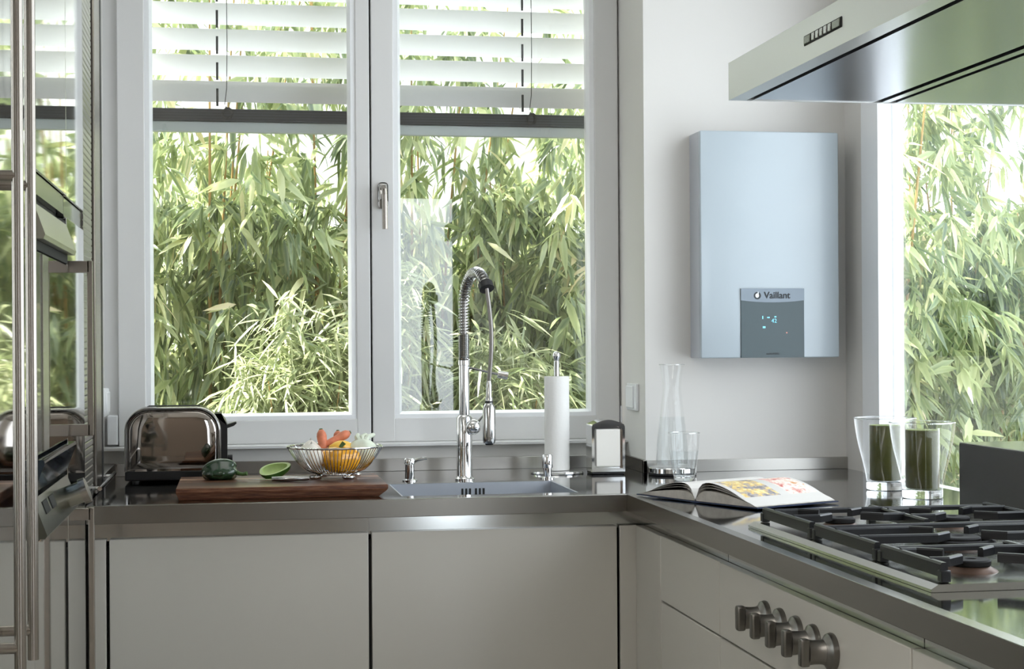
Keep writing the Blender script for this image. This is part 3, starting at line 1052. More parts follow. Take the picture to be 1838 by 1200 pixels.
# ================================================================== BLINDS (outside)
def blind(x0, x1, xt, label):
    b = thing('venetian_blind', label, 'blind', ((x0 + x1) / 2, 4.95, 2.0), group='outside venetian blinds')
    bm = new()
    box(bm, x0, x1, 4.93, 4.972, 1.962, 2.000, 0.003)
    br = part('bottom_rail', bm, 'blind_bar', b, world=True)
    for k in range(4):
        part('rail_groove', B(x0 + .001, x1 - .001, 4.9292, 4.931, 1.9675 + 0.0085 * k, 1.970 + 0.0085 * k), 'gap_black', br, world=True, smooth=False)
    # slat: shallow arc, 80 mm, outer edge low
    n = 8
    tl_ = R(43)
    bm = new()
    up, dn = [], []
    for k in range(n + 1):
        u = (k / n - 0.5)
        s, hgt = u * 0.08, 0.006 * (1 - (2 * u) ** 2)
        for lst, off in ((up, 0.0006), (dn, -0.0006)):
            y = s * math.cos(tl_) + (hgt + off) * math.sin(tl_)
            z = -s * math.sin(tl_) + (hgt + off) * math.cos(tl_)
            lst.append((y, z))
    prism(bm, up + dn[::-1], 'X', x0 - (x0 + x1) / 2, x1 - (x0 + x1) / 2)
    s0 = part('slat', bm, 'blind_slat', b, angle=60)
    s0.location = (0, 0, 0.055)
    for i in range(1, 7):
        s = s0.copy()
        COL.objects.link(s)
        s.location = (0, 0, 0.055 + 0.0795 * i)
    for i in range(7):
        zc = 2.055 + 0.0795 * i
        part('ladder_tape', B(xt - 0.0035, xt + 0.0035, 4.913, 4.9145, zc - 0.050, zc + 0.004), 'blind_tape', b, world=True, smooth=False)
    part('reflection_strip', B(x0, x1, 4.940, 4.966, 1.930, 1.9615, 0.002), 'rail_reflection', b, world=True)  # opaque pale strip imitating the bottom rail's reflection
    bm = new()
    tube(bm, [(xt + 0.028, 4.915, 2.52), (xt + 0.030, 4.916, 2.2), (xt + 0.028, 4.914, 2.06), (xt + 0.022, 4.912, 2.01)], 0.0013, 6)
    part('pull_cord', bm, 'blind_tape', b, world=True)
    rr = random.Random(4)
    bm = new()
    pts = []
    for k in range(60):
        a = k * 0.9
        pts.append((xt + 0.03 + 0.020 * math.cos(a) * rr.uniform(.5, 1), 4.922 - rr.uniform(0, 0.006), 1.985 + 0.022 * math.sin(a) * rr.uniform(.5, 1)))
    tube(bm, pts, 0.0013, 5)
    part('cord_tangle', bm, 'blind_tape', b, world=True)
    part('head_rail', B(x0, x1, 4.92, 4.99, 2.52, 2.56), 'blind_bar', b, world=True, smooth=False)
    return b
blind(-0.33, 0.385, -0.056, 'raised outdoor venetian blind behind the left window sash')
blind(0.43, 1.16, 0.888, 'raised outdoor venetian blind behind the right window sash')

# ================================================================== TOASTER
to = thing('toaster', 'rounded polished steel toaster with black base and lever', 'toaster', (-0.175, 4.56, ZC))
def rr_prof(x0, x1, z0, z1, r, seg=10):
    p = [(x0, z0)]
    for k in range(seg + 1):
        a = PI - k * PI / 2 / seg
        p.append((x0 + r + r * math.cos(a), z1 - r + r * math.sin(a)))
    for k in range(seg + 1):
        a = PI / 2 - k * PI / 2 / seg
        p.append((x1 - r + r * math.cos(a), z1 - r + r * math.sin(a)))
    p.append((x1, z0))
    return p
tx0, tx1, ty0, ty1 = -0.309, -0.046, 4.475, 4.655
def shell(x0, x1, z1, r, ya, yb, mat, name):
    bm = new()
    P0 = rr_prof(x0, x1, 0.932, z1, r)
    n = len(P0)
    cxm = (x0 + x1) / 2
    rings = []
    for y, ins in ((ya + 0.0, 0.008), (ya + 0.003, 0.002), (ya + 0.008, 0.0), (yb - 0.008, 0.0), (yb - 0.003, 0.002), (yb, 0.008)):
        rg = []
        for (x, z) in P0:
            kx = 1 - ins / ((x1 - x0) / 2)
            kz = 1 - ins / (z1 - 0.932)
            rg.append(bm.verts.new((cxm + (x - cxm) * kx, y, 0.932 + (z - 0.932) * kz)))
        rings.append(rg)
    for a, b in zip(rings, rings[1:]):
        for k in range(n):
            bm.faces.new((a[k], a[(k + 1) % n], b[(k + 1) % n], b[k]))
    bm.faces.new(rings[0])
    bm.faces.new(rings[-1][::-1])
    return part(name, bm, mat, to, world=True, angle=50)
shell(tx0, tx1, 1.108, 0.066, ty0 + 0.004, ty1, 'toaster_chrome', 'shell')
# raised rim and slightly bulged front plate
bm = new()
P1 = rr_prof(tx0 + 0.012, tx1 - 0.012, 0.938, 1.097, 0.058)
cxm = (tx0 + tx1) / 2
m = len(P1)
rg0 = [bm.verts.new((x, ty0 + 0.004, z)) for x, z in P1]
prev = rg0
for s, y in ((0.985, ty0 - 0.001), (0.94, ty0 - 0.003), (0.7, ty0 - 0.0045), (0.35, ty0 - 0.0055)):
    rg = [bm.verts.new((cxm + (x - cxm) * s, y, 1.015 + (z - 1.015) * s)) for x, z in P1]
    for k in range(m):
        bm.faces.new((prev[k], prev[(k + 1) % m], rg[(k + 1) % m], rg[k]))
    prev = rg
bm.faces.new(prev)
part('front_plate', bm, 'toaster_chrome', to, world=True, angle=60)
bm = new()
pts = [(x, ty0 + 0.002, z) for x, z in rr_prof(tx0 + 0.006, tx1 - 0.006, 0.936, 1.103, 0.062)]
tube(bm, pts, 0.0045, 8)
part('rim', bm, 'toaster_rim', to, world=True)
bm = new()
box(bm, tx0 + 0.002, tx1 + 0.012, ty0 + 0.002, ty1 - 0.002, 0.906, 0.933, 0.004)
for x in (tx0 + 0.03, tx1 - 0.03):
    for y in (ty0 + 0.03, ty1 - 0.03):
        cyl(bm, (x, y, 0.9), (x, y, 0.908), 0.012, 16)
part('base', bm, 'toaster_black', to, world=True)
bm = new()
P2 = rr_prof(-0.085, -0.030, 0.933, 1.088, 0.040)
prism(bm, P2, 'Y', ty0 + 0.022, ty1 - 0.022)
ep = part('end_panel', bm, 'toaster_black', to, world=True)
bm = new()
prism(bm, [(-0.030, 1.055), (-0.006, 1.062), (-0.004, 1.058), (-0.012, 1.051), (-0.030, 1.045)], 'Y', 4.535, 4.585)
part('lever', bm, 'toaster_black', ep, world=True, smooth=False)
bm = new()
tube(bm, [(-0.030, 4.53, 0.962), (-0.016, 4.53, 0.962)], 0.009, 20)
part('browning_dial', bm, 'toaster_black', ep, world=True)
for y in (4.525, 4.59):
    part('bread_slot', B(tx0 + 0.06, tx1 - 0.06, y, y + 0.028, 1.1045, 1.1088), 'gap_black', to, world=True, smooth=False)

# ================================================================== CUTTING BOARD AND FOOD
ZBD = 0.930
cb = thing('cutting_board', 'thick walnut cutting board with undercut ends beside the sink', 'cutting board', (0.108, 4.12, ZC))
bm = new()
b0x, b1x, b0y, b1y = -0.150, 0.367, 3.945, 4.290
loops = []
for z, ins in ((0.9005, 0.022), (0.915, 0.004), (0.920, 0.0), (ZBD - 0.002, 0.0), (ZBD, 0.002)):
    insy = ins * 0.5
    loops.append([bm.verts.new((x, y, z)) for x, y in ((b0x + ins * .3, b0y + insy), (b1x - ins, b0y + insy), (b1x - ins, b1y - insy), (b0x + ins * .3, b1y - insy))])
for a, b in zip(loops, loops[1:]):
    for k in range(4):
        bm.faces.new((a[k], a[(k + 1) % 4], b[(k + 1) % 4], b[k]))
bm.faces.new(loops[0][::-1])
bm.faces.new(loops[-1])
part('board', bm, 'board_wood', cb, world=True, smooth=False)

pg = thing('green_pepper', 'dark green pepper with stem lying on the cutting board', 'pepper', (-0.045, 4.19, ZBD))
def lobes(n, amp):
    return lambda th, ph: 1 + amp * math.cos(n * th) * math.cos(ph)
bm = new()
def pf(th, ph):
    return 1 + 0.07 * math.cos(4 * th + 0.6) * math.cos(ph) ** 0.5 - 0.18 * max(0, math.sin(ph)) ** 8
blob(bm, (0, 0, 0), 0.031, 0.034, 0.048, pf, 36, 22)
bmesh.ops.rotate(bm, verts=bm.verts, matrix=Matrix.Rotation(R(86), 3, 'Y') @ Matrix.Rotation(R(20), 3, 'Z'))
bmesh.ops.translate(bm, verts=bm.verts, vec=(0.0, 0, 0.0215))
for v in bm.verts:
    v.co.z = max(v.co.z, 0.0004 + 0.02 * 0)
part('flesh', bm, 'pepper_green', pg, angle=80)
bm = new()
tube(bm, [(0.034, -0.004, 0.020), (0.045, -0.008, 0.016), (0.056, -0.014, 0.0135), (0.067, -0.018, 0.016)], 0.005, 10, True, [0.009, 0.005, 0.0045, 0.006])
part('stem', bm, 'pepper_stem', pg)

ph_ = thing('pepper_half', 'halved green pepper showing its pale inside beside the knife', 'pepper', (0.092, 4.185, ZBD))
tilt = Matrix.Rotation(R(24), 3, 'X') @ Matrix.Rotation(R(-14), 3, 'Y')
def half(bm, s, zoff, flip):
    rings = []
    U, V = 36, 8
    for j in range(V + 1):
        a = PI / 2 * j / V
        rg = []
        for i in range(U):
            th = 2 * PI * i / U
            k = 1 + 0.06 * math.cos(3 * th)
            rg.append(bm.verts.new((0.042 * s * k * math.cos(th) * math.cos(a), 0.030 * s * k * math.sin(th) * math.cos(a), zoff - 0.026 * s * math.sin(a))))
        rings.append(rg)
    for a, b in zip(rings, rings[1:]):
        for i in range(U):
            bm.faces.new((a[i], a[(i + 1) % U], b[(i + 1) % U], b[i]))
    return rings
bm = new()
half(bm, 1.0, 0, False)
bmesh.ops.remove_doubles(bm, verts=bm.verts, dist=0.0004)
bmesh.ops.rotate(bm, verts=bm.verts, matrix=tilt)
bmesh.ops.translate(bm, verts=bm.verts, vec=(0, 0, 0.0262))
part('skin', bm, 'pepper_skin', ph_, angle=80)
bm = new()
r1 = half(bm, 0.80, 0.0005, False)
rim = [bm.verts.new((0.0415 * (1 + 0.06 * math.cos(3 * 2 * PI * i / 36)) * math.cos(2 * PI * i / 36), 0.0296 * (1 + 0.06 * math.cos(3 * 2 * PI * i / 36)) * math.sin(2 * PI * i / 36), 0.0006)) for i in range(36)]
for i in range(36):
    bm.faces.new((rim[i], rim[(i + 1) % 36], r1[0][(i + 1) % 36], r1[0][i]))
bmesh.ops.rotate(bm, verts=bm.verts, matrix=tilt)
bmesh.ops.translate(bm, verts=bm.verts, vec=(0, 0, 0.0262))
part('pale_flesh', bm, 'pepper_flesh', ph_, angle=60)

kn = thing('paring_knife', 'small kitchen knife with steel handle lying on the cutting board', 'knife', (0.10, 4.085, ZBD), R(-3))
bm = new()
prof = [(-0.075, 0.002), (-0.055, 0.010), (-0.02, 0.013), (-0.012, 0.012), (-0.012, -0.006), (-0.055, -0.004)]
prism(bm, prof, 'Z', 0.0055, 0.0068)
part('blade', bm, 'knife_steel', kn, smooth=False)
bm = new()
pts, rs = [], []
for k in range(9):
    u = k / 8
    pts.append((-0.016 + 0.094 * u, 0.003 - 0.004 * math.sin(u * PI), 0.0072))
    rs.append(0.0055 + 0.0016 * math.sin(u * PI * 1.2) + (0.001 if k == 7 else 0))
tube(bm, pts, 0.006, 14, True, rs)
part('handle', bm, 'chrome_soft', kn)

# wire bowl
wb = thing('wire_bowl', 'chrome wire fruit bowl on round feet holding vegetables', 'bowl', (0.250, 4.178, ZBD))
bm = new()
def bowl_r(z):
    u = min(1, max(0, (z - 0.012) / 0.070))
    return 0.052 + (0.124 - 0.052) * (u ** 0.52)
torus(bm, (0, 0, 0.082), 0.1245, 0.0026, 'Z', 64, 8)
part('rim', bm, 'chrome', wb)
bm = new()
for k in range(72):
    a = 2 * PI * k / 72
    pts = []
    for j in range(8):
        z = 0.012 + 0.070 * j / 7
        r_ = bowl_r(z)
        pts.append((r_ * math.cos(a), r_ * math.sin(a), z))
    tube(bm, pts, 0.0011, 5, False)
o = part('wires', bm, 'chrome', wb)
o['kind'] = 'stuff'
bm = new()
torus(bm, (0, 0, 0.011), 0.053, 0.0022, 'Z', 48, 8)
torus(bm, (0, 0, 0.0105), 0.030, 0.0016, 'Z', 40, 6)
for k in range(3):
    tube(bm, [(0.053 * math.cos(2.1 * k), 0.053 * math.sin(2.1 * k), 0.0105), (-0.053 * math.cos(2.1 * k), -0.053 * math.sin(2.1 * k), 0.0105)], 0.0015, 6)
part('base_ring', bm, 'chrome', wb)
for k in range(4):
    a = R(-60 + 90 * k)
    bm = new()
    torus(bm, (0.062 * math.cos(a), 0.062 * math.sin(a), 0.0052), 0.0125, 0.0046, 'Z', 24, 8)
    part('foot', bm, 'chrome', wb)

def carrot(label, p0, p1, r):
    p0, p1 = Vector(p0), Vector(p1)
    t = thing('carrot', label, 'carrot', tuple(p0), group='carrots in the wire bowl')
    bm = new()
    pts, rs = [], []
    for k in range(12):
        u = k / 11
        pts.append((p1 - p0) * u)
        rs.append(r * (0.45 + 0.5 * u ** 0.6) * (1 + 0.03 * math.sin(k * 5)) * (1 if k < 10 else (0.88 if k == 10 else 0.45)))
    tube(bm, pts, r, 16, True, rs)
    part('root', bm, 'carrot_orange', t, angle=70)
    bm = new()
    d = (p1 - p0).normalized()
    cyl(bm, (p1 - p0) - d * 0.001, (p1 - p0) + d * 0.003, r * 0.32, 10)
    part('crown', bm, 'pepper_stem', t)
carrot('peeled carrot standing upright at the left in the wire bowl', (0.225, 4.205, 0.962), (0.216, 4.225, 1.053), 0.0145)
carrot('short peeled carrot leaning behind the slanted one in the wire bowl', (0.262, 4.245, 0.985), (0.263, 4.268, 1.046), 0.0130)
carrot('peeled carrot lying slanted over the yellow pepper in the wire bowl', (0.215, 4.215, 1.008), (0.292, 4.236, 1.044), 0.0135)
yp = thing('yellow_pepper', 'glossy yellow bell pepper in the middle of the wire bowl', 'pepper', (0.262, 4.150, 0.945))
bm = new()
def yf(th, ph):
    return 1 + 0.09 * math.cos(4 * th + 1.2) * math.cos(ph) - 0.2 * max(0, math.sin(ph)) ** 6
blob(bm, (0, 0, 0.036), 0.050, 0.044, 0.037, yf, 36, 20)
part('flesh', bm, 'pepper_yellow', yp, angle=80)
bm = new()
tube(bm, [(0, 0, 0.060), (0.003, 0, 0.070), (0.010, 0, 0.078)], 0.005, 8, True, [0.007, 0.005, 0.006])
part('stem', bm, 'pepper_stem', yp)
lm = thing('lemon', 'yellow lemon resting on top of the yellow pepper', 'lemon', (0.268, 4.195, 1.006))
bm = new()
blob(bm, (0, 0, 0), 0.032, 0.022, 0.020, lambda th, p: 1.0, 28, 16)
for v in bm.verts:
    if abs(v.co.x) > 0.028:
        v.co.x *= 1.12
bmesh.ops.rotate(bm, verts=bm.verts, matrix=Matrix.Rotation(R(18), 3, 'Z'))
part('fruit', bm, 'lemon_yellow', lm, angle=80)
fn = thing('fennel_bulb', 'pale green-white fennel bulb at the right of the wire bowl', 'fennel', (0.322, 4.20, 0.965))
bm = new()
blob(bm, (0, 0, 0.030), 0.040, 0.034, 0.034, lambda th, p: 1 + 0.05 * math.cos(5 * th) * math.cos(p), 32, 18)
part('bulb', bm, 'fennel_pale', fn, angle=80)
bm = new()
for k in range(3):
    a = 0.7 * k - 0.6
    tube(bm, [(0.012 * a, 0.004, 0.058), (0.02 * a, 0.012, 0.068), (0.03 * a + 0.01, 0.026, 0.073)], 0.006, 8, True, [0.009, 0.007, 0.0055])
part('stalk', bm, 'fennel_pale', fn)
for x, y, z, r_, lb in ((0.187, 4.150, 0.950, 0.034, 'white onion at the front left of the wire bowl'), (0.188, 4.212, 0.958, 0.033, 'white onion at the back left of the wire bowl')):
    on = thing('white_onion', lb, 'onion', (x, y, z), group='onions in the wire bowl')
    bm = new()
    blob(bm, (0, 0, r_), r_, r_, r_ * 0.88, lambda th, p: 1 + 0.25 * max(0, math.sin(p)) ** 14, 28, 20)
    part('bulb', bm, 'onion_white', on, angle=80)
    bm = new()
    tube(bm, [(0, 0, r_ * 1.95), (0.001, 0.001, r_ * 2.25)], 0.003, 8, True, [0.004, 0.0015])
    part('dry_tip', bm, 'page_edge', on)

# ================================================================== SINK FITTINGS
fx, fy = 0.620, 4.372
fa = thing('spring_faucet', 'tall chrome kitchen faucet with spring hose and hanging spray head', 'faucet', (fx, fy, ZC))
bm = new()
lathe(bm, [(0, 0.0), (0.027, 0.0), (0.027, 0.004), (0.0225, 0.008), (0.0215, 0.012), (0.0215, 0.088), (0.0222, 0.0885), (0.0222, 0.0905), (0.0215, 0.091), (0.0215, 0.172), (0.0180, 0.178), (0.0150, 0.181), (0, 0.181)], 36)
part('lower_body', bm, 'chrome', fa)
bm = new()
lathe(bm, [(0, 0.180), (0.0148, 0.180), (0.0150, 0.318), (0.0170, 0.319), (0.0170, 0.332), (0.0130, 0.334), (0, 0.334)], 32)
part('riser', bm, 'chrome', fa)
# mixing ball with lever
bm = new()
blob(bm, (0.022, -0.020, 0.148), 0.0215, 0.0215, 0.0215, None, 28, 18)
part('mixer_ball', bm, 'chrome', fa)
bm = new()
tube(bm, [(0.034, -0.024, 0.160), (0.046, -0.028, 0.176), (0.056, -0.031, 0.190)], 0.003, 10, True, [0.0035, 0.003, 0.0022])
part('lever', bm, 'chrome', fa)
# arc path of the spring: up, over and forward above the basin
end = Vector((0.040, -0.150, 0.532))
def arc(u):
    if u < 0.42:
        return Vector((0.0, 0.0, 0.334 + (0.478 - 0.334) * (u / 0.42)))
    a = (u - 0.42) / 0.58 * R(146)
    r0 = 0.0850
    hx = (1 - math.cos(a)) * r0
    d = Vector((0.040, -0.150, 0)).normalized()
    return Vector((d.x * hx, d.y * hx, 0.478 + math.sin(a) * r0 * 1.12))
path = [arc(k / 60) for k in range(61)]
bm = new()
tube(bm, path, 0.0095, 12)
part('inner_hose', bm, 'hose_grey', fa)
bm = new()
turns, per = 52, 10
pts = []
L = len(path) - 1
prev_u = Vector((1, 0, 0))
frames = []
for i, p in enumerate(path):
    t_ = (path[min(i + 1, L)] - path[max(i - 1, 0)]).normalized()
    uu = prev_u - t_ * prev_u.dot(t_)
    uu.normalize()
    prev_u = uu
    frames.append((p, uu, t_.cross(uu)))
tot = turns * per
for k in range(tot + 1):
    # tighter winding in the first (straight) part
    s = k / tot
    u = (0.55 * s if s < 0.36 else 0.198 + (s - 0.36) / 0.64 * 0.802)
    f_ = min(u, 0.9999) * L
    i = int(f_)
    fr_ = f_ - i
    p = frames[i][0].lerp(frames[i + 1][0], fr_)
    ua = frames[i][1].lerp(frames[i + 1][1], fr_)
    va = frames[i][2].lerp(frames[i + 1][2], fr_)
    a = 2 * PI * k / per
    pts.append(p + (ua * math.cos(a) + va * math.sin(a)) * 0.0140)
tube(bm, pts, 0.0022, 5)
part('spring_coil', bm, 'chrome_soft', fa, angle=60)
endp, endt = path[-1], (path[-1] - path[-3]).normalized()
bm = new()
tube(bm, [endp - endt * 0.010, endp + endt * 0.008], 0.0205, 24)
part('collar', bm, 'rubber_black', fa)
hb = endp + endt * 0.006
dn = Vector((hb.x + 0.004, hb.y - 0.002, 0.275))
bm = new()
pts = []
for k in range(13):
    u = k / 12
    p = hb.lerp(dn, u)
    b_ = math.sin(u * PI) * 0.010
    pts.append((p.x + b_ * 0.9, p.y - b_ * 0.5, p.z + 0.0))
tube(bm, pts, 0.0058, 12)
part('hose', bm, 'hose_grey', fa)
bm = new()
lathe(bm, [(0, 0.110), (0.0150, 0.110), (0.0172, 0.116), (0.0178, 0.130), (0.0172, 0.205), (0.0140, 0.213), (0.0100, 0.218), (0.0100, 0.232), (0.0078, 0.236), (0.0078, 0.268), (0.0060, 0.278), (0, 0.278)], 32, (dn.x, dn.y, 0.0))
sp = part('spray_head', bm, 'chrome_soft', fa)
bm = new()
lathe(bm, [(0, 0), (0.0112, 0), (0.0112, 0.005), (0, 0.005)], 28, (dn.x, dn.y, 0.219))
part('grip_ring', bm, 'rubber_black', sp)
bm = new()
lathe(bm, [(0, 0), (0.010, 0.0), (0.012, 0.0045), (0, 0.0045)], 24, (dn.x, dn.y, 0.106))
part('nozzle', bm, 'rubber_black', sp)
bm = new()
tube(bm, [(0.012, -0.004, 0.312), (0.095, -0.030, 0.292)], 0.0033, 10)
part('holder_arm', bm, 'chrome', fa)
bm = new()
tube(bm, [(0.090, -0.030, 0.293), (0.118, -0.036, 0.288)], 0.0105, 20)
part('holder_clip', bm, 'chrome', fa)

sp1 = thing('soap_dispenser', 'chrome soap dispenser with lever spout left of the faucet', 'dispenser', (0.467, 4.375, ZC))
bm = new()
lathe(bm, [(0, 0), (0.021, 0), (0.021, 0.003), (0.013, 0.006), (0.0125, 0.046), (0.0155, 0.049), (0.0155, 0.060), (0.0135, 0.063), (0, 0.063)], 30)
part('pump_body', bm, 'chrome', sp1)
bm = new()
tube(bm, [(0.008, -0.003, 0.054), (0.026, -0.008, 0.060), (0.047, -0.014, 0.063)], 0.004, 10, True, [0.006, 0.0055, 0.0042])
part('spout', bm, 'chrome', sp1)
sp2 = thing('drain_knob', 'plain chrome drain knob right of the faucet', 'knob', (0.852, 4.36, ZC))
bm = new()
lathe(bm, [(0, 0), (0.021, 0), (0.021, 0.003), (0.012, 0.006), (0.0115, 0.030), (0, 0.030)], 30)
part('base', bm, 'chrome', sp2)
bm = new()
lathe(bm, [(0, 0.030), (0.0145, 0.030), (0.0150, 0.034), (0.0150, 0.064), (0.0138, 0.067), (0, 0.067)], 30)
part('grip', bm, 'chrome', sp2)

pt = thing('paper_towel_holder', 'chrome paper towel stand with ball-topped rod behind the sink', 'towel holder', (0.915, 4.535, ZC))
bm = new()
lathe(bm, [(0, 0), (0.076, 0), (0.078, 0.003), (0.076, 0.007), (0.02, 0.009), (0, 0.009)], 48)
part('base', bm, 'chrome', pt)
bm = new()
lathe(bm, [(0, 0.008), (0.0085, 0.008), (0.0085, 0.325), (0.0072, 0.327), (0.0085, 0.331), (0.0122, 0.339), (0.0125, 0.343), (0.0110, 0.349), (0.0065, 0.3535), (0, 0.355)], 28)
part('rod', bm, 'chrome', pt)
pr_ = thing('paper_towel_roll', 'white paper towel roll on the chrome stand', 'paper roll', (0.915, 4.535, ZC + 0.0095))
bm = new()
prof = [(0.0185, 0.0), (0.0360, 0.0)]
for k in range(1, 28):
    prof.append((0.0362 + 0.0003 * (k % 2), 0.272 * k / 28))
prof += [(0.0360, 0.272), (0.0185, 0.272)]
lathe(bm, prof, 40, close=True)
part('paper', bm, 'paper_white', pr_, angle=50)
bm = new()
lathe(bm, [(0.0170, 0.0), (0.0184, 0.0), (0.0184, 0.2725), (0.0170, 0.2725)], 32, close=True)
part('cardboard_core', bm, 'page_edge', pr_)

nd = thing('napkin_dispenser', 'chrome napkin dispenser with white napkins in the worktop corner', 'dispenser', (1.048, 4.485, ZC))
def arch(x0, x1, z0, z1, rise, r):
    p = [(x0, z0)]
    p += [(x0, z1 - r), (x0 + r * 0.3, z1 - r * 0.3), (x0 + r, z1)]
    for k in range(1, 8):
        u = k / 8
        p.append((x0 + r + (x1 - x0 - 2 * r) * u, z1 + rise * math.sin(u * PI)))
    p += [(x1 - r, z1), (x1 - r * 0.3, z1 - r * 0.3), (x1, z1 - r), (x1, z0)]
    return p
nx0, nx1 = 0.9995, 1.0970
outer = arch(nx0, nx1, 0.908, 1.047, 0.010, 0.010)
inner = arch(nx0 + 0.007, nx1 - 0.007, 0.918, 1.036, 0.006, 0.010)
bm = new()
def loop_at(pr, y):
    return [bm.verts.new((x, y, z)) for x, z in pr]
A, Bq, Cq, Dq = loop_at(outer, 4.448), loop_at(outer, 4.525), loop_at(inner, 4.448), loop_at(inner, 4.465)
n = len(A)
for a, b in ((A, Bq), (A, Cq), (Cq, Dq)):
    for k in range(n):
        bm.faces.new((a[k], a[(k + 1) % n], b[(k + 1) % n], b[k]))
bm.faces.new(Bq)
bm.faces.new(Dq)
part('housing', bm, 'chrome', nd, world=True)
bm = new()
box(bm, nx0 + 0.001, nx1 - 0.001, 4.452, 4.52, 0.9005, 0.9085, 0.002)
part('base', bm, 'dispenser_black', nd, world=True)
part('napkin_stack', B(nx0 + 0.014, nx1 - 0.013, 4.4515, 4.4645, 0.923, 1.030, 0.002), 'napkin', nd, world=True)

# ================================================================== CARAFE, TUMBLER, JUICE GLASSES
co = thing('coaster', 'round chrome coaster under the water carafe', 'coaster', (1.224, 4.40, ZC))
bm = new()
lathe(bm, [(0, 0.0), (0.066, 0.0), (0.068, 0.002), (0.068, 0.005), (0, 0.005)], 48)
part('foot', bm, 'rubber_black', co)
bm = new()
lathe(bm, [(0, 0.0052), (0.0665, 0.0052), (0.0690, 0.008), (0.0690, 0.020), (0.0670, 0.0225), (0, 0.0225)], 48)
part('plate', bm, 'chrome', co)
ca = thing('water_carafe', 'slender glass carafe half filled with water on a coaster', 'carafe', (1.224, 4.40, ZC + 0.0228))
prof = [(0, 0.0), (0.040, 0.0), (0.0455, 0.004), (0.0468, 0.020), (0.0440, 0.070), (0.0385, 0.120), (0.0325, 0.165), (0.0285, 0.200), (0.0265, 0.220), (0.0275, 0.245), (0.0315, 0.268), (0.0365, 0.292)]
bm = new()
lathe(bm, prof, 48)
part('glass', bm, 'tumbler_glass', ca, angle=70)
bm = new()
torus(bm, (0, 0, 0.292), 0.0365, 0.0009, 'Z', 48, 6)
part('lip', bm, 'glass_solid', ca)
bm = new()
lathe(bm, [(0, 0.005), (0.0425, 0.006), (0.0450, 0.020), (0.0424, 0.070), (0.0370, 0.120), (0.0342, 0.143), (0, 0.143)], 40)
part('water', bm, 'water_clear', ca, angle=60)
tu = thing('water_tumbler', 'small glass tumbler of water in front of the carafe', 'glass', (1.203, 4.205, ZC))
prof = [(0, 0.0), (0.0255, 0.0), (0.0275, 0.003), (0.0310, 0.022), (0.0360, 0.050), (0.0400, 0.080), (0.0420, 0.105), (0.0430, 0.131)]
bm = new()
lathe(bm, prof, 44)
part('glass', bm, 'tumbler_glass', tu, angle=70)
bm = new()
torus(bm, (0, 0, 0.131), 0.0430, 0.0009, 'Z', 44, 6)
part('lip', bm, 'glass_solid', tu)
bm = new()
lathe(bm, [(0, 0.0004), (0.0250, 0.0006), (0.0268, 0.003), (0.0285, 0.012), (0, 0.010)], 40)
part('thick_base', bm, 'glass_solid', tu, angle=40)
bm = new()
lathe(bm, [(0, 0.0125), (0.0285, 0.0135), (0.0352, 0.050), (0.0396, 0.082), (0, 0.082)], 40)
part('water', bm, 'water_clear', tu, angle=50)

def juice_glass(label, x, y):
    g = thing('juice_glass', label, 'glass', (x, y, ZC), group='double-walled juice glasses')
    outer = [(0.0475, 0.020), (0.0495, 0.035), (0.0535, 0.055), (0.0610, 0.085), (0.0685, 0.115), (0.0740, 0.145), (0.0775, 0.172), (0.0785, 0.1815)]
    bm = new()
    lathe(bm, outer, 56)
    part('outer_wall', bm, 'tumbler_glass', g, angle=70)
    bm = new()
    torus(bm, (0, 0, 0.1815), 0.0778, 0.0014, 'Z', 56, 8)
    part('lip', bm, 'glass_solid', g)
    bm = new()
    lathe(bm, [(0, 0.0005), (0.0465, 0.0005), (0.0482, 0.003), (0.0485, 0.018), (0.0470, 0.0205), (0.034, 0.021), (0, 0.0195)], 56)
    part('thick_base', bm, 'glass_solid', g, angle=40)
    bm = new()
    lathe(bm, [(0.0405, 0.024), (0.0408, 0.164), (0.0405, 0.168)], 48)
    part('inner_wall', bm, 'tumbler_glass', g, angle=70)
    bm = new()
    lathe(bm, [(0, 0.0225), (0.036, 0.0230), (0.0395, 0.0265), (0.0398, 0.1625), (0, 0.1625)], 48)
    j = part('juice', bm, 'juice_green', g, angle=50)
    bm = new()
    lathe(bm, [(0, 0.0), (0.0390, 0.0), (0.0390, 0.0012), (0, 0.0012)], 40, (0, 0, 0.1627))
    part('foam', bm, 'juice_foam', j)
    return g
juice_glass('glass of green juice further back by the window', 1.631, 3.84)
juice_glass('glass of green juice in front, beside the steel ledge block', 1.630, 3.615)

# ================================================================== COOKBOOK
bk = thing('cookbook', 'open hardcover cookbook with printed food photographs lying on worktop', 'book', (1.1745, 3.667, ZC + 0.0005), math.atan2(-0.907, 0.42))
HW, HV = 0.2145, 0.129
bm = new()
prof = [(-HW, 0.003), (-0.02, 0.0015), (0.0, 0.0), (0.02, 0.0015), (HW, 0.003), (HW, 0.0055), (0.02, 0.004), (0.0, 0.003), (-0.02, 0.004), (-HW, 0.0055)]
prism(bm, prof, 'Y', -HV, HV)
part('cover', bm, 'book_cover', bk, smooth=False)
def page_curve(side, top, hump, reach, n=16):
    p = []
    for k in range(n + 1):
        u = k / n
        z = 0.0065 + top * (1 - u) ** 0.7 * (1 - math.exp(-u * 14)) * 1.15 + 0.002 * (1 - u)
        z += hump * math.sin(min(1, u * 1.1) * PI) * 0.4
        p.append((side * (0.002 + reach * u), z))
    return p
def block(side, top, hump, reach, name):
    c = page_curve(side, top, hump, reach)
    bm = new()
    prof = c + [(side * (reach + 0.001), 0.0058), (side * 0.004, 0.0045)]
    prism(bm, prof, 'Y', -HV + 0.004, HV - 0.004)
    return part(name, bm, 'page_edge', bk, angle=25)
block(-1, 0.017, 0.006, 0.206, 'left_page_block')
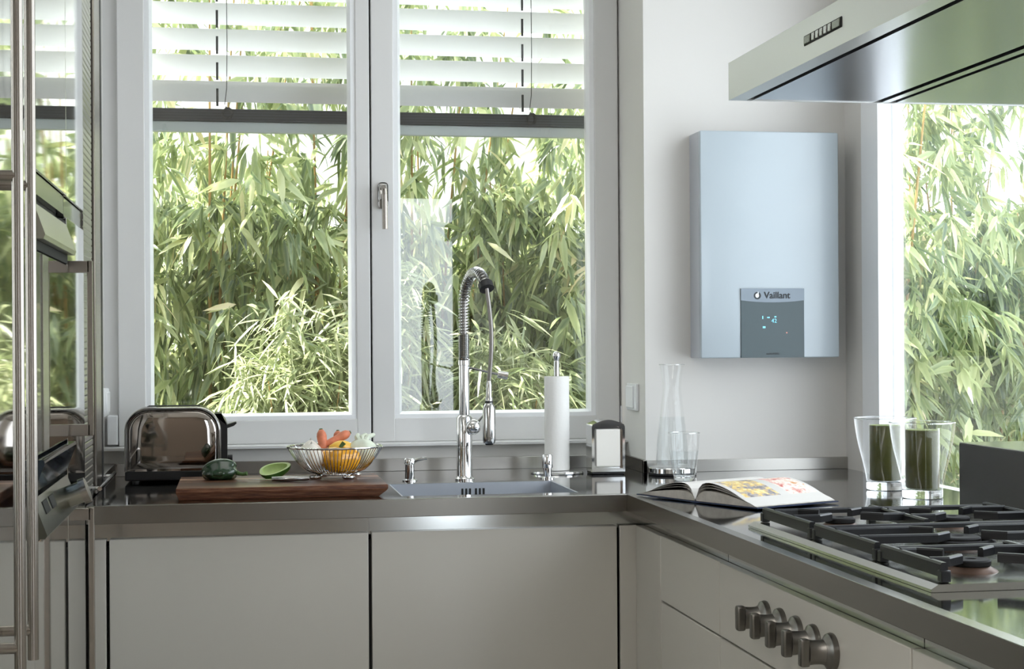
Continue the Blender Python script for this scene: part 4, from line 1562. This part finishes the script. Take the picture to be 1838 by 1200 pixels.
block(1, 0.022, 0.008, 0.206, 'right_page_block')
def leafsheet(side, top, hump, reach, mat, name, lift=0.0006):
    c = page_curve(side, top, hump, reach)
    bm = new()
    prof = [(x, z + lift) for x, z in c] + [(x, z + lift + 0.0004) for x, z in c[::-1]]
    prism(bm, prof, 'Y', -HV + 0.003, HV - 0.003)
    return part(name, bm, mat, bk, angle=25)
leafsheet(-1, 0.024, 0.010, 0.196, 'page_white', 'page')
leafsheet(-1, 0.029, 0.014, 0.190, 'page_white', 'page')
leafsheet(-1, 0.033, 0.018, 0.184, 'page_white', 'page')
leafsheet(1, 0.028, 0.012, 0.202, 'page_white', 'page')
leafsheet(1, 0.033, 0.017, 0.196, 'page_white', 'page')
leafsheet(1, 0.038, 0.022, 0.188, 'page_print', 'printed_page')

# ================================================================== GARDEN
struct('ground', B(-8, 14, 4.9, 22, -0.12, -0.02), 'soil', 'garden soil outside')
gw = tag(part('garden_wall', B(-6.0, 2.15, 7.9, 8.1, -0.02, 3.3), 'garden_render', smooth=False),
         'white rendered garden wall behind the bamboo', 'wall')

LV = np.array([(0, 0, 0), (-0.42, 0.28, 0.10), (0, 0.28, -0.01), (0.42, 0.28, 0.10), (-0.36, 0.62, 0.02), (0, 0.62, -0.09), (0.36, 0.62, 0.02), (0, 1.0, -0.24)])
LF = [(0, 2, 1), (0, 3, 2), (1, 2, 5, 4), (2, 3, 6, 5), (4, 5, 7), (5, 6, 7)]
LE = np.array([0.0, 1, 0, 1, 1, 0, 1, 0.3])

def leaf_mesh(name, base, dirs, length, width, roll, tint, mat):
    """all leaves given by arrays, as one mesh"""
    n = len(base)
    d = dirs / np.linalg.norm(dirs, axis=1, keepdims=True)
    up = np.tile(np.array([[0, 0, 1.0]]), (n, 1))
    side = np.cross(d, up)
    side /= np.linalg.norm(side, axis=1, keepdims=True) + 1e-9
    nor = np.cross(side, d)
    cr, sr = np.cos(roll)[:, None], np.sin(roll)[:, None]
    s2 = side * cr + nor * sr
    n2 = nor * cr - side * sr
    V = (base[:, None, :] + s2[:, None, :] * (LV[None, :, 0:1] * width[:, None, None])
         + d[:, None, :] * (LV[None, :, 1:2] * length[:, None, None])
         + n2[:, None, :] * (LV[None, :, 2:3] * width[:, None, None] * 0.9)
         + np.array([0, 0, -1.0])[None, None, :] * ((LV[None, :, 1:2] ** 2) * length[:, None, None] * 0.16))
    verts = V.reshape(-1, 3)
    faces = [tuple(i + 8 * k for i in f) for k in range(n) for f in LF]
    me = bpy.data.meshes.new(name)
    me.from_pydata(verts.tolist(), [], faces)
    a = me.attributes.new('tint', 'FLOAT', 'POINT')
    a.data.foreach_set('value', np.repeat(tint, 8).astype(np.float32))
    a = me.attributes.new('edge', 'FLOAT', 'POINT')
    a.data.foreach_set('value', np.tile(LE, n).astype(np.float32))
    me.materials.append(MAT[mat])
    me.shade_smooth()
    return me

rng = np.random.default_rng(11)
def clusters(n, sampler, lmin, lmax, wratio, face, spread=0.75, droop=0.75, per=(5, 9)):
    """leaf fans hanging from twig ends"""
    base, dirs, ln, wd, rl_, ti = [], [], [], [], [], []
    for _ in range(n):
        c = sampler()
        az = rng.normal(face, spread)
        t0 = rng.normal(0.42, 0.20)
        k = rng.integers(*per)
        for j in range(k):
            a = az + rng.normal(0, 0.65)
            el = -droop + rng.normal(0, 0.42)
            dv = (math.cos(a) * math.cos(el), math.sin(a) * math.cos(el), math.sin(el))
            L_ = rng.uniform(lmin, lmax)
            base.append(c + rng.normal(0, 0.018, 3))
            dirs.append(dv)
            ln.append(L_)
            wd.append(L_ * rng.uniform(*wratio))
            rl_.append(rng.normal(0, 0.7))
            ti.append(np.clip(t0 + rng.normal(0, 0.13), 0, 1))
    f = lambda x: np.array(x, float)
    return f(base), f(dirs), f(ln), f(wd), f(rl_), f(ti)

# single leaf shapes for the leaves that hang in front
def single_leaf(L_, W_, bend):
    me = bpy.data.meshes.new('leaf')
    v = LV.copy()
    v[:, 0] *= W_
    v[:, 1] *= L_
    v[:, 2] = v[:, 2] * W_ * 0.9 - (LV[:, 1] ** 2) * L_ * bend
    me.from_pydata(v.tolist(), [], LF)
    a = me.attributes.new('edge', 'FLOAT', 'POINT')
    a.data.foreach_set('value', LE.astype(np.float32))
    me.materials.append(MAT['bamboo_leaf_single'])
    me.shade_smooth()
    return me
SINGLE = [single_leaf(0.14, 0.026, 0.16), single_leaf(0.12, 0.023, 0.26), single_leaf(0.16, 0.027, 0.10), single_leaf(0.10, 0.021, 0.2)]

def bamboo(label, x, y, h, rx, ry, n_cl, n_front, lean, face=-PI / 2, z0=0.1):
    t = thing('bamboo_plant', label, 'bamboo', (x, y, -0.02), group='bamboo hedge outside the windows')
    for k in range(5):
        a = rng.uniform(0, 2 * PI)
        px, py = 0.12 * math.cos(a) * rng.uniform(.3, 1), 0.10 * math.sin(a)
        lx, ly = lean[0] + rng.normal(0, 0.12), lean[1] + rng.normal(0, 0.10)
        hh = h * rng.uniform(0.8, 1.0)
        pts, rs = [], []
        for j in range(15):
            u = j / 14
            pts.append((px + lx * u ** 1.6 * hh * 0.5, py + ly * u ** 1.6 * hh * 0.5, hh * u))
            rs.append(0.0085 * (1 - 0.7 * u) * (1.18 if j % 2 else 1.0))
        bm = new()
        tube(bm, pts, 0.008, 7, True, rs)
        part('culm', bm, 'culm', t, angle=60)
    def samp():
        while True:
            u = rng.random() ** 0.85
            z = z0 + (h - z0) * u
            if z < 1.85 or rng.random() < 0.42:
                break
        wx = rx * (1.0 if u < 0.7 else 1.0 - 0.5 * (u - 0.7) / 0.3)
        return np.array([lean[0] * 0.5 * h * u ** 1.6 + rng.uniform(-wx, wx), lean[1] * 0.5 * h * u ** 1.6 + rng.uniform(-ry, ry), z])
    me = leaf_mesh('foliage', *clusters(int(n_cl * 1.7), samp, 0.095, 0.17, (0.16, 0.235), face), 'bamboo_leaf')
    o = child('foliage', me, t)
    o['kind'] = 'stuff'
    # the fans of leaves nearest the glass, leaf by leaf
    done = 0
    while done < n_front:
        c = samp()
        c[1] = lean[1] * 0.3 - ry * rng.uniform(1.0, 1.15)
        c[2] = rng.uniform(1.0, min(h, 2.3)) if face < 0 else c[2]
        az = rng.normal(face, 0.6)
        for j in range(5):
            a = az + rng.normal(0, 0.6)
            el = -0.75 + rng.normal(0, 0.35)
            child('leaf', SINGLE[rng.integers(4)], t, tuple(c + rng.normal(0, 0.015, 3)), (el, rng.normal(0, 0.5), a - PI / 2))
            done += 1
    return t

spots = [
    ('bamboo plant at the far left edge of the left sash', -0.62, 6.05, 3.0, 0.34, 0.42, 330, 10, (0.02, -0.02)),
    ('bamboo plant behind the toaster through the left sash', -0.12, 6.10, 3.0, 0.34, 0.42, 400, 40, (0.05, -0.03)),
    ('bamboo plant with orange culms in the middle of the left sash', 0.34, 6.15, 3.0, 0.32, 0.40, 330, 40, (0.06, -0.02)),
    ('bamboo plant seen behind the window mullion', 0.74, 6.20, 2.9, 0.30, 0.40, 300, 30, (0.03, -0.02)),
    ('bamboo plant behind the faucet through the right sash', 1.06, 6.25, 2.05, 0.26, 0.36, 210, 30, (-0.04, -0.02)),
    ('dense bamboo plant in the right half of the right sash', 1.46, 6.05, 3.0, 0.32, 0.42, 430, 50, (0.0, -0.04)),
    ('bamboo plant at the left side of the tall right window', 2.50, 6.00, 3.0, 0.30, 0.42, 430, 40, (0.05, -0.03)),
    ('bamboo plant with bent tips in the middle of the tall right window', 2.88, 6.25, 2.55, 0.26, 0.42, 330, 30, (0.06, -0.03)),
    ('low bamboo plant at the right edge of the tall right window', 3.25, 6.35, 1.95, 0.26, 0.42, 260, 20, (0.05, -0.03)),
]
for s in spots:
    bamboo(*s)
for lb, x, hh in (('bamboo plant in the back row behind the left sash', 0.0, 2.15),
                  ('bamboo plant in the back row behind the mullion', 0.85, 1.85), ('bamboo plant in the back row behind the right sash', 1.65, 2.3),
                  ('bamboo plant in the back row behind the tall right window', 2.55, 2.5), ('low bamboo plant in the back row at the far right', 3.4, 1.9)):
    bamboo(lb, x, 7.05, hh, 0.52, 0.35, 480, 0, (0.02, 0.0))

def pale(label, x, y, h, rx, ry, n):
    t = thing('pale_bamboo', label, 'shrub', (x, y, -0.02), group='pale dwarf bamboo in front of the hedge')
    def samp():
        while True:
            p = rng.uniform(-1, 1, 3)
            if 0.45 < np.dot(p, p) < 1 and p[2] > -0.6:
                return np.array([p[0] * rx, p[1] * ry, h * 0.55 + p[2] * h * 0.45])
    for k in range(6):
        bm = new()
        a = 2 * PI * k / 6
        tube(bm, [(0, 0, 0), (0.1 * math.cos(a), 0.08 * math.sin(a), h * 0.4), (rx * 0.7 * math.cos(a), ry * 0.7 * math.sin(a), h * 0.8)], 0.004, 6, True, [0.005, 0.004, 0.002])
        part('stem', bm, 'culm', t)
    me = leaf_mesh('foliage', *clusters(n, samp, 0.08, 0.15, (0.07, 0.13), -PI / 2, 1.0, 0.35, (5, 9)), 'pale_leaf')
    o = child('foliage', me, t)
    o['kind'] = 'stuff'
pale('pale dwarf bamboo shrub behind the cutting board and bowl', 0.22, 5.50, 1.47, 0.34, 0.24, 620)
pale('pale dwarf bamboo shrub at the right of the left sash', 0.52, 5.62, 1.66, 0.20, 0.22, 420)
pale('pale dwarf bamboo shrub behind the faucet', 0.92, 5.60, 1.40, 0.32, 0.24, 560)
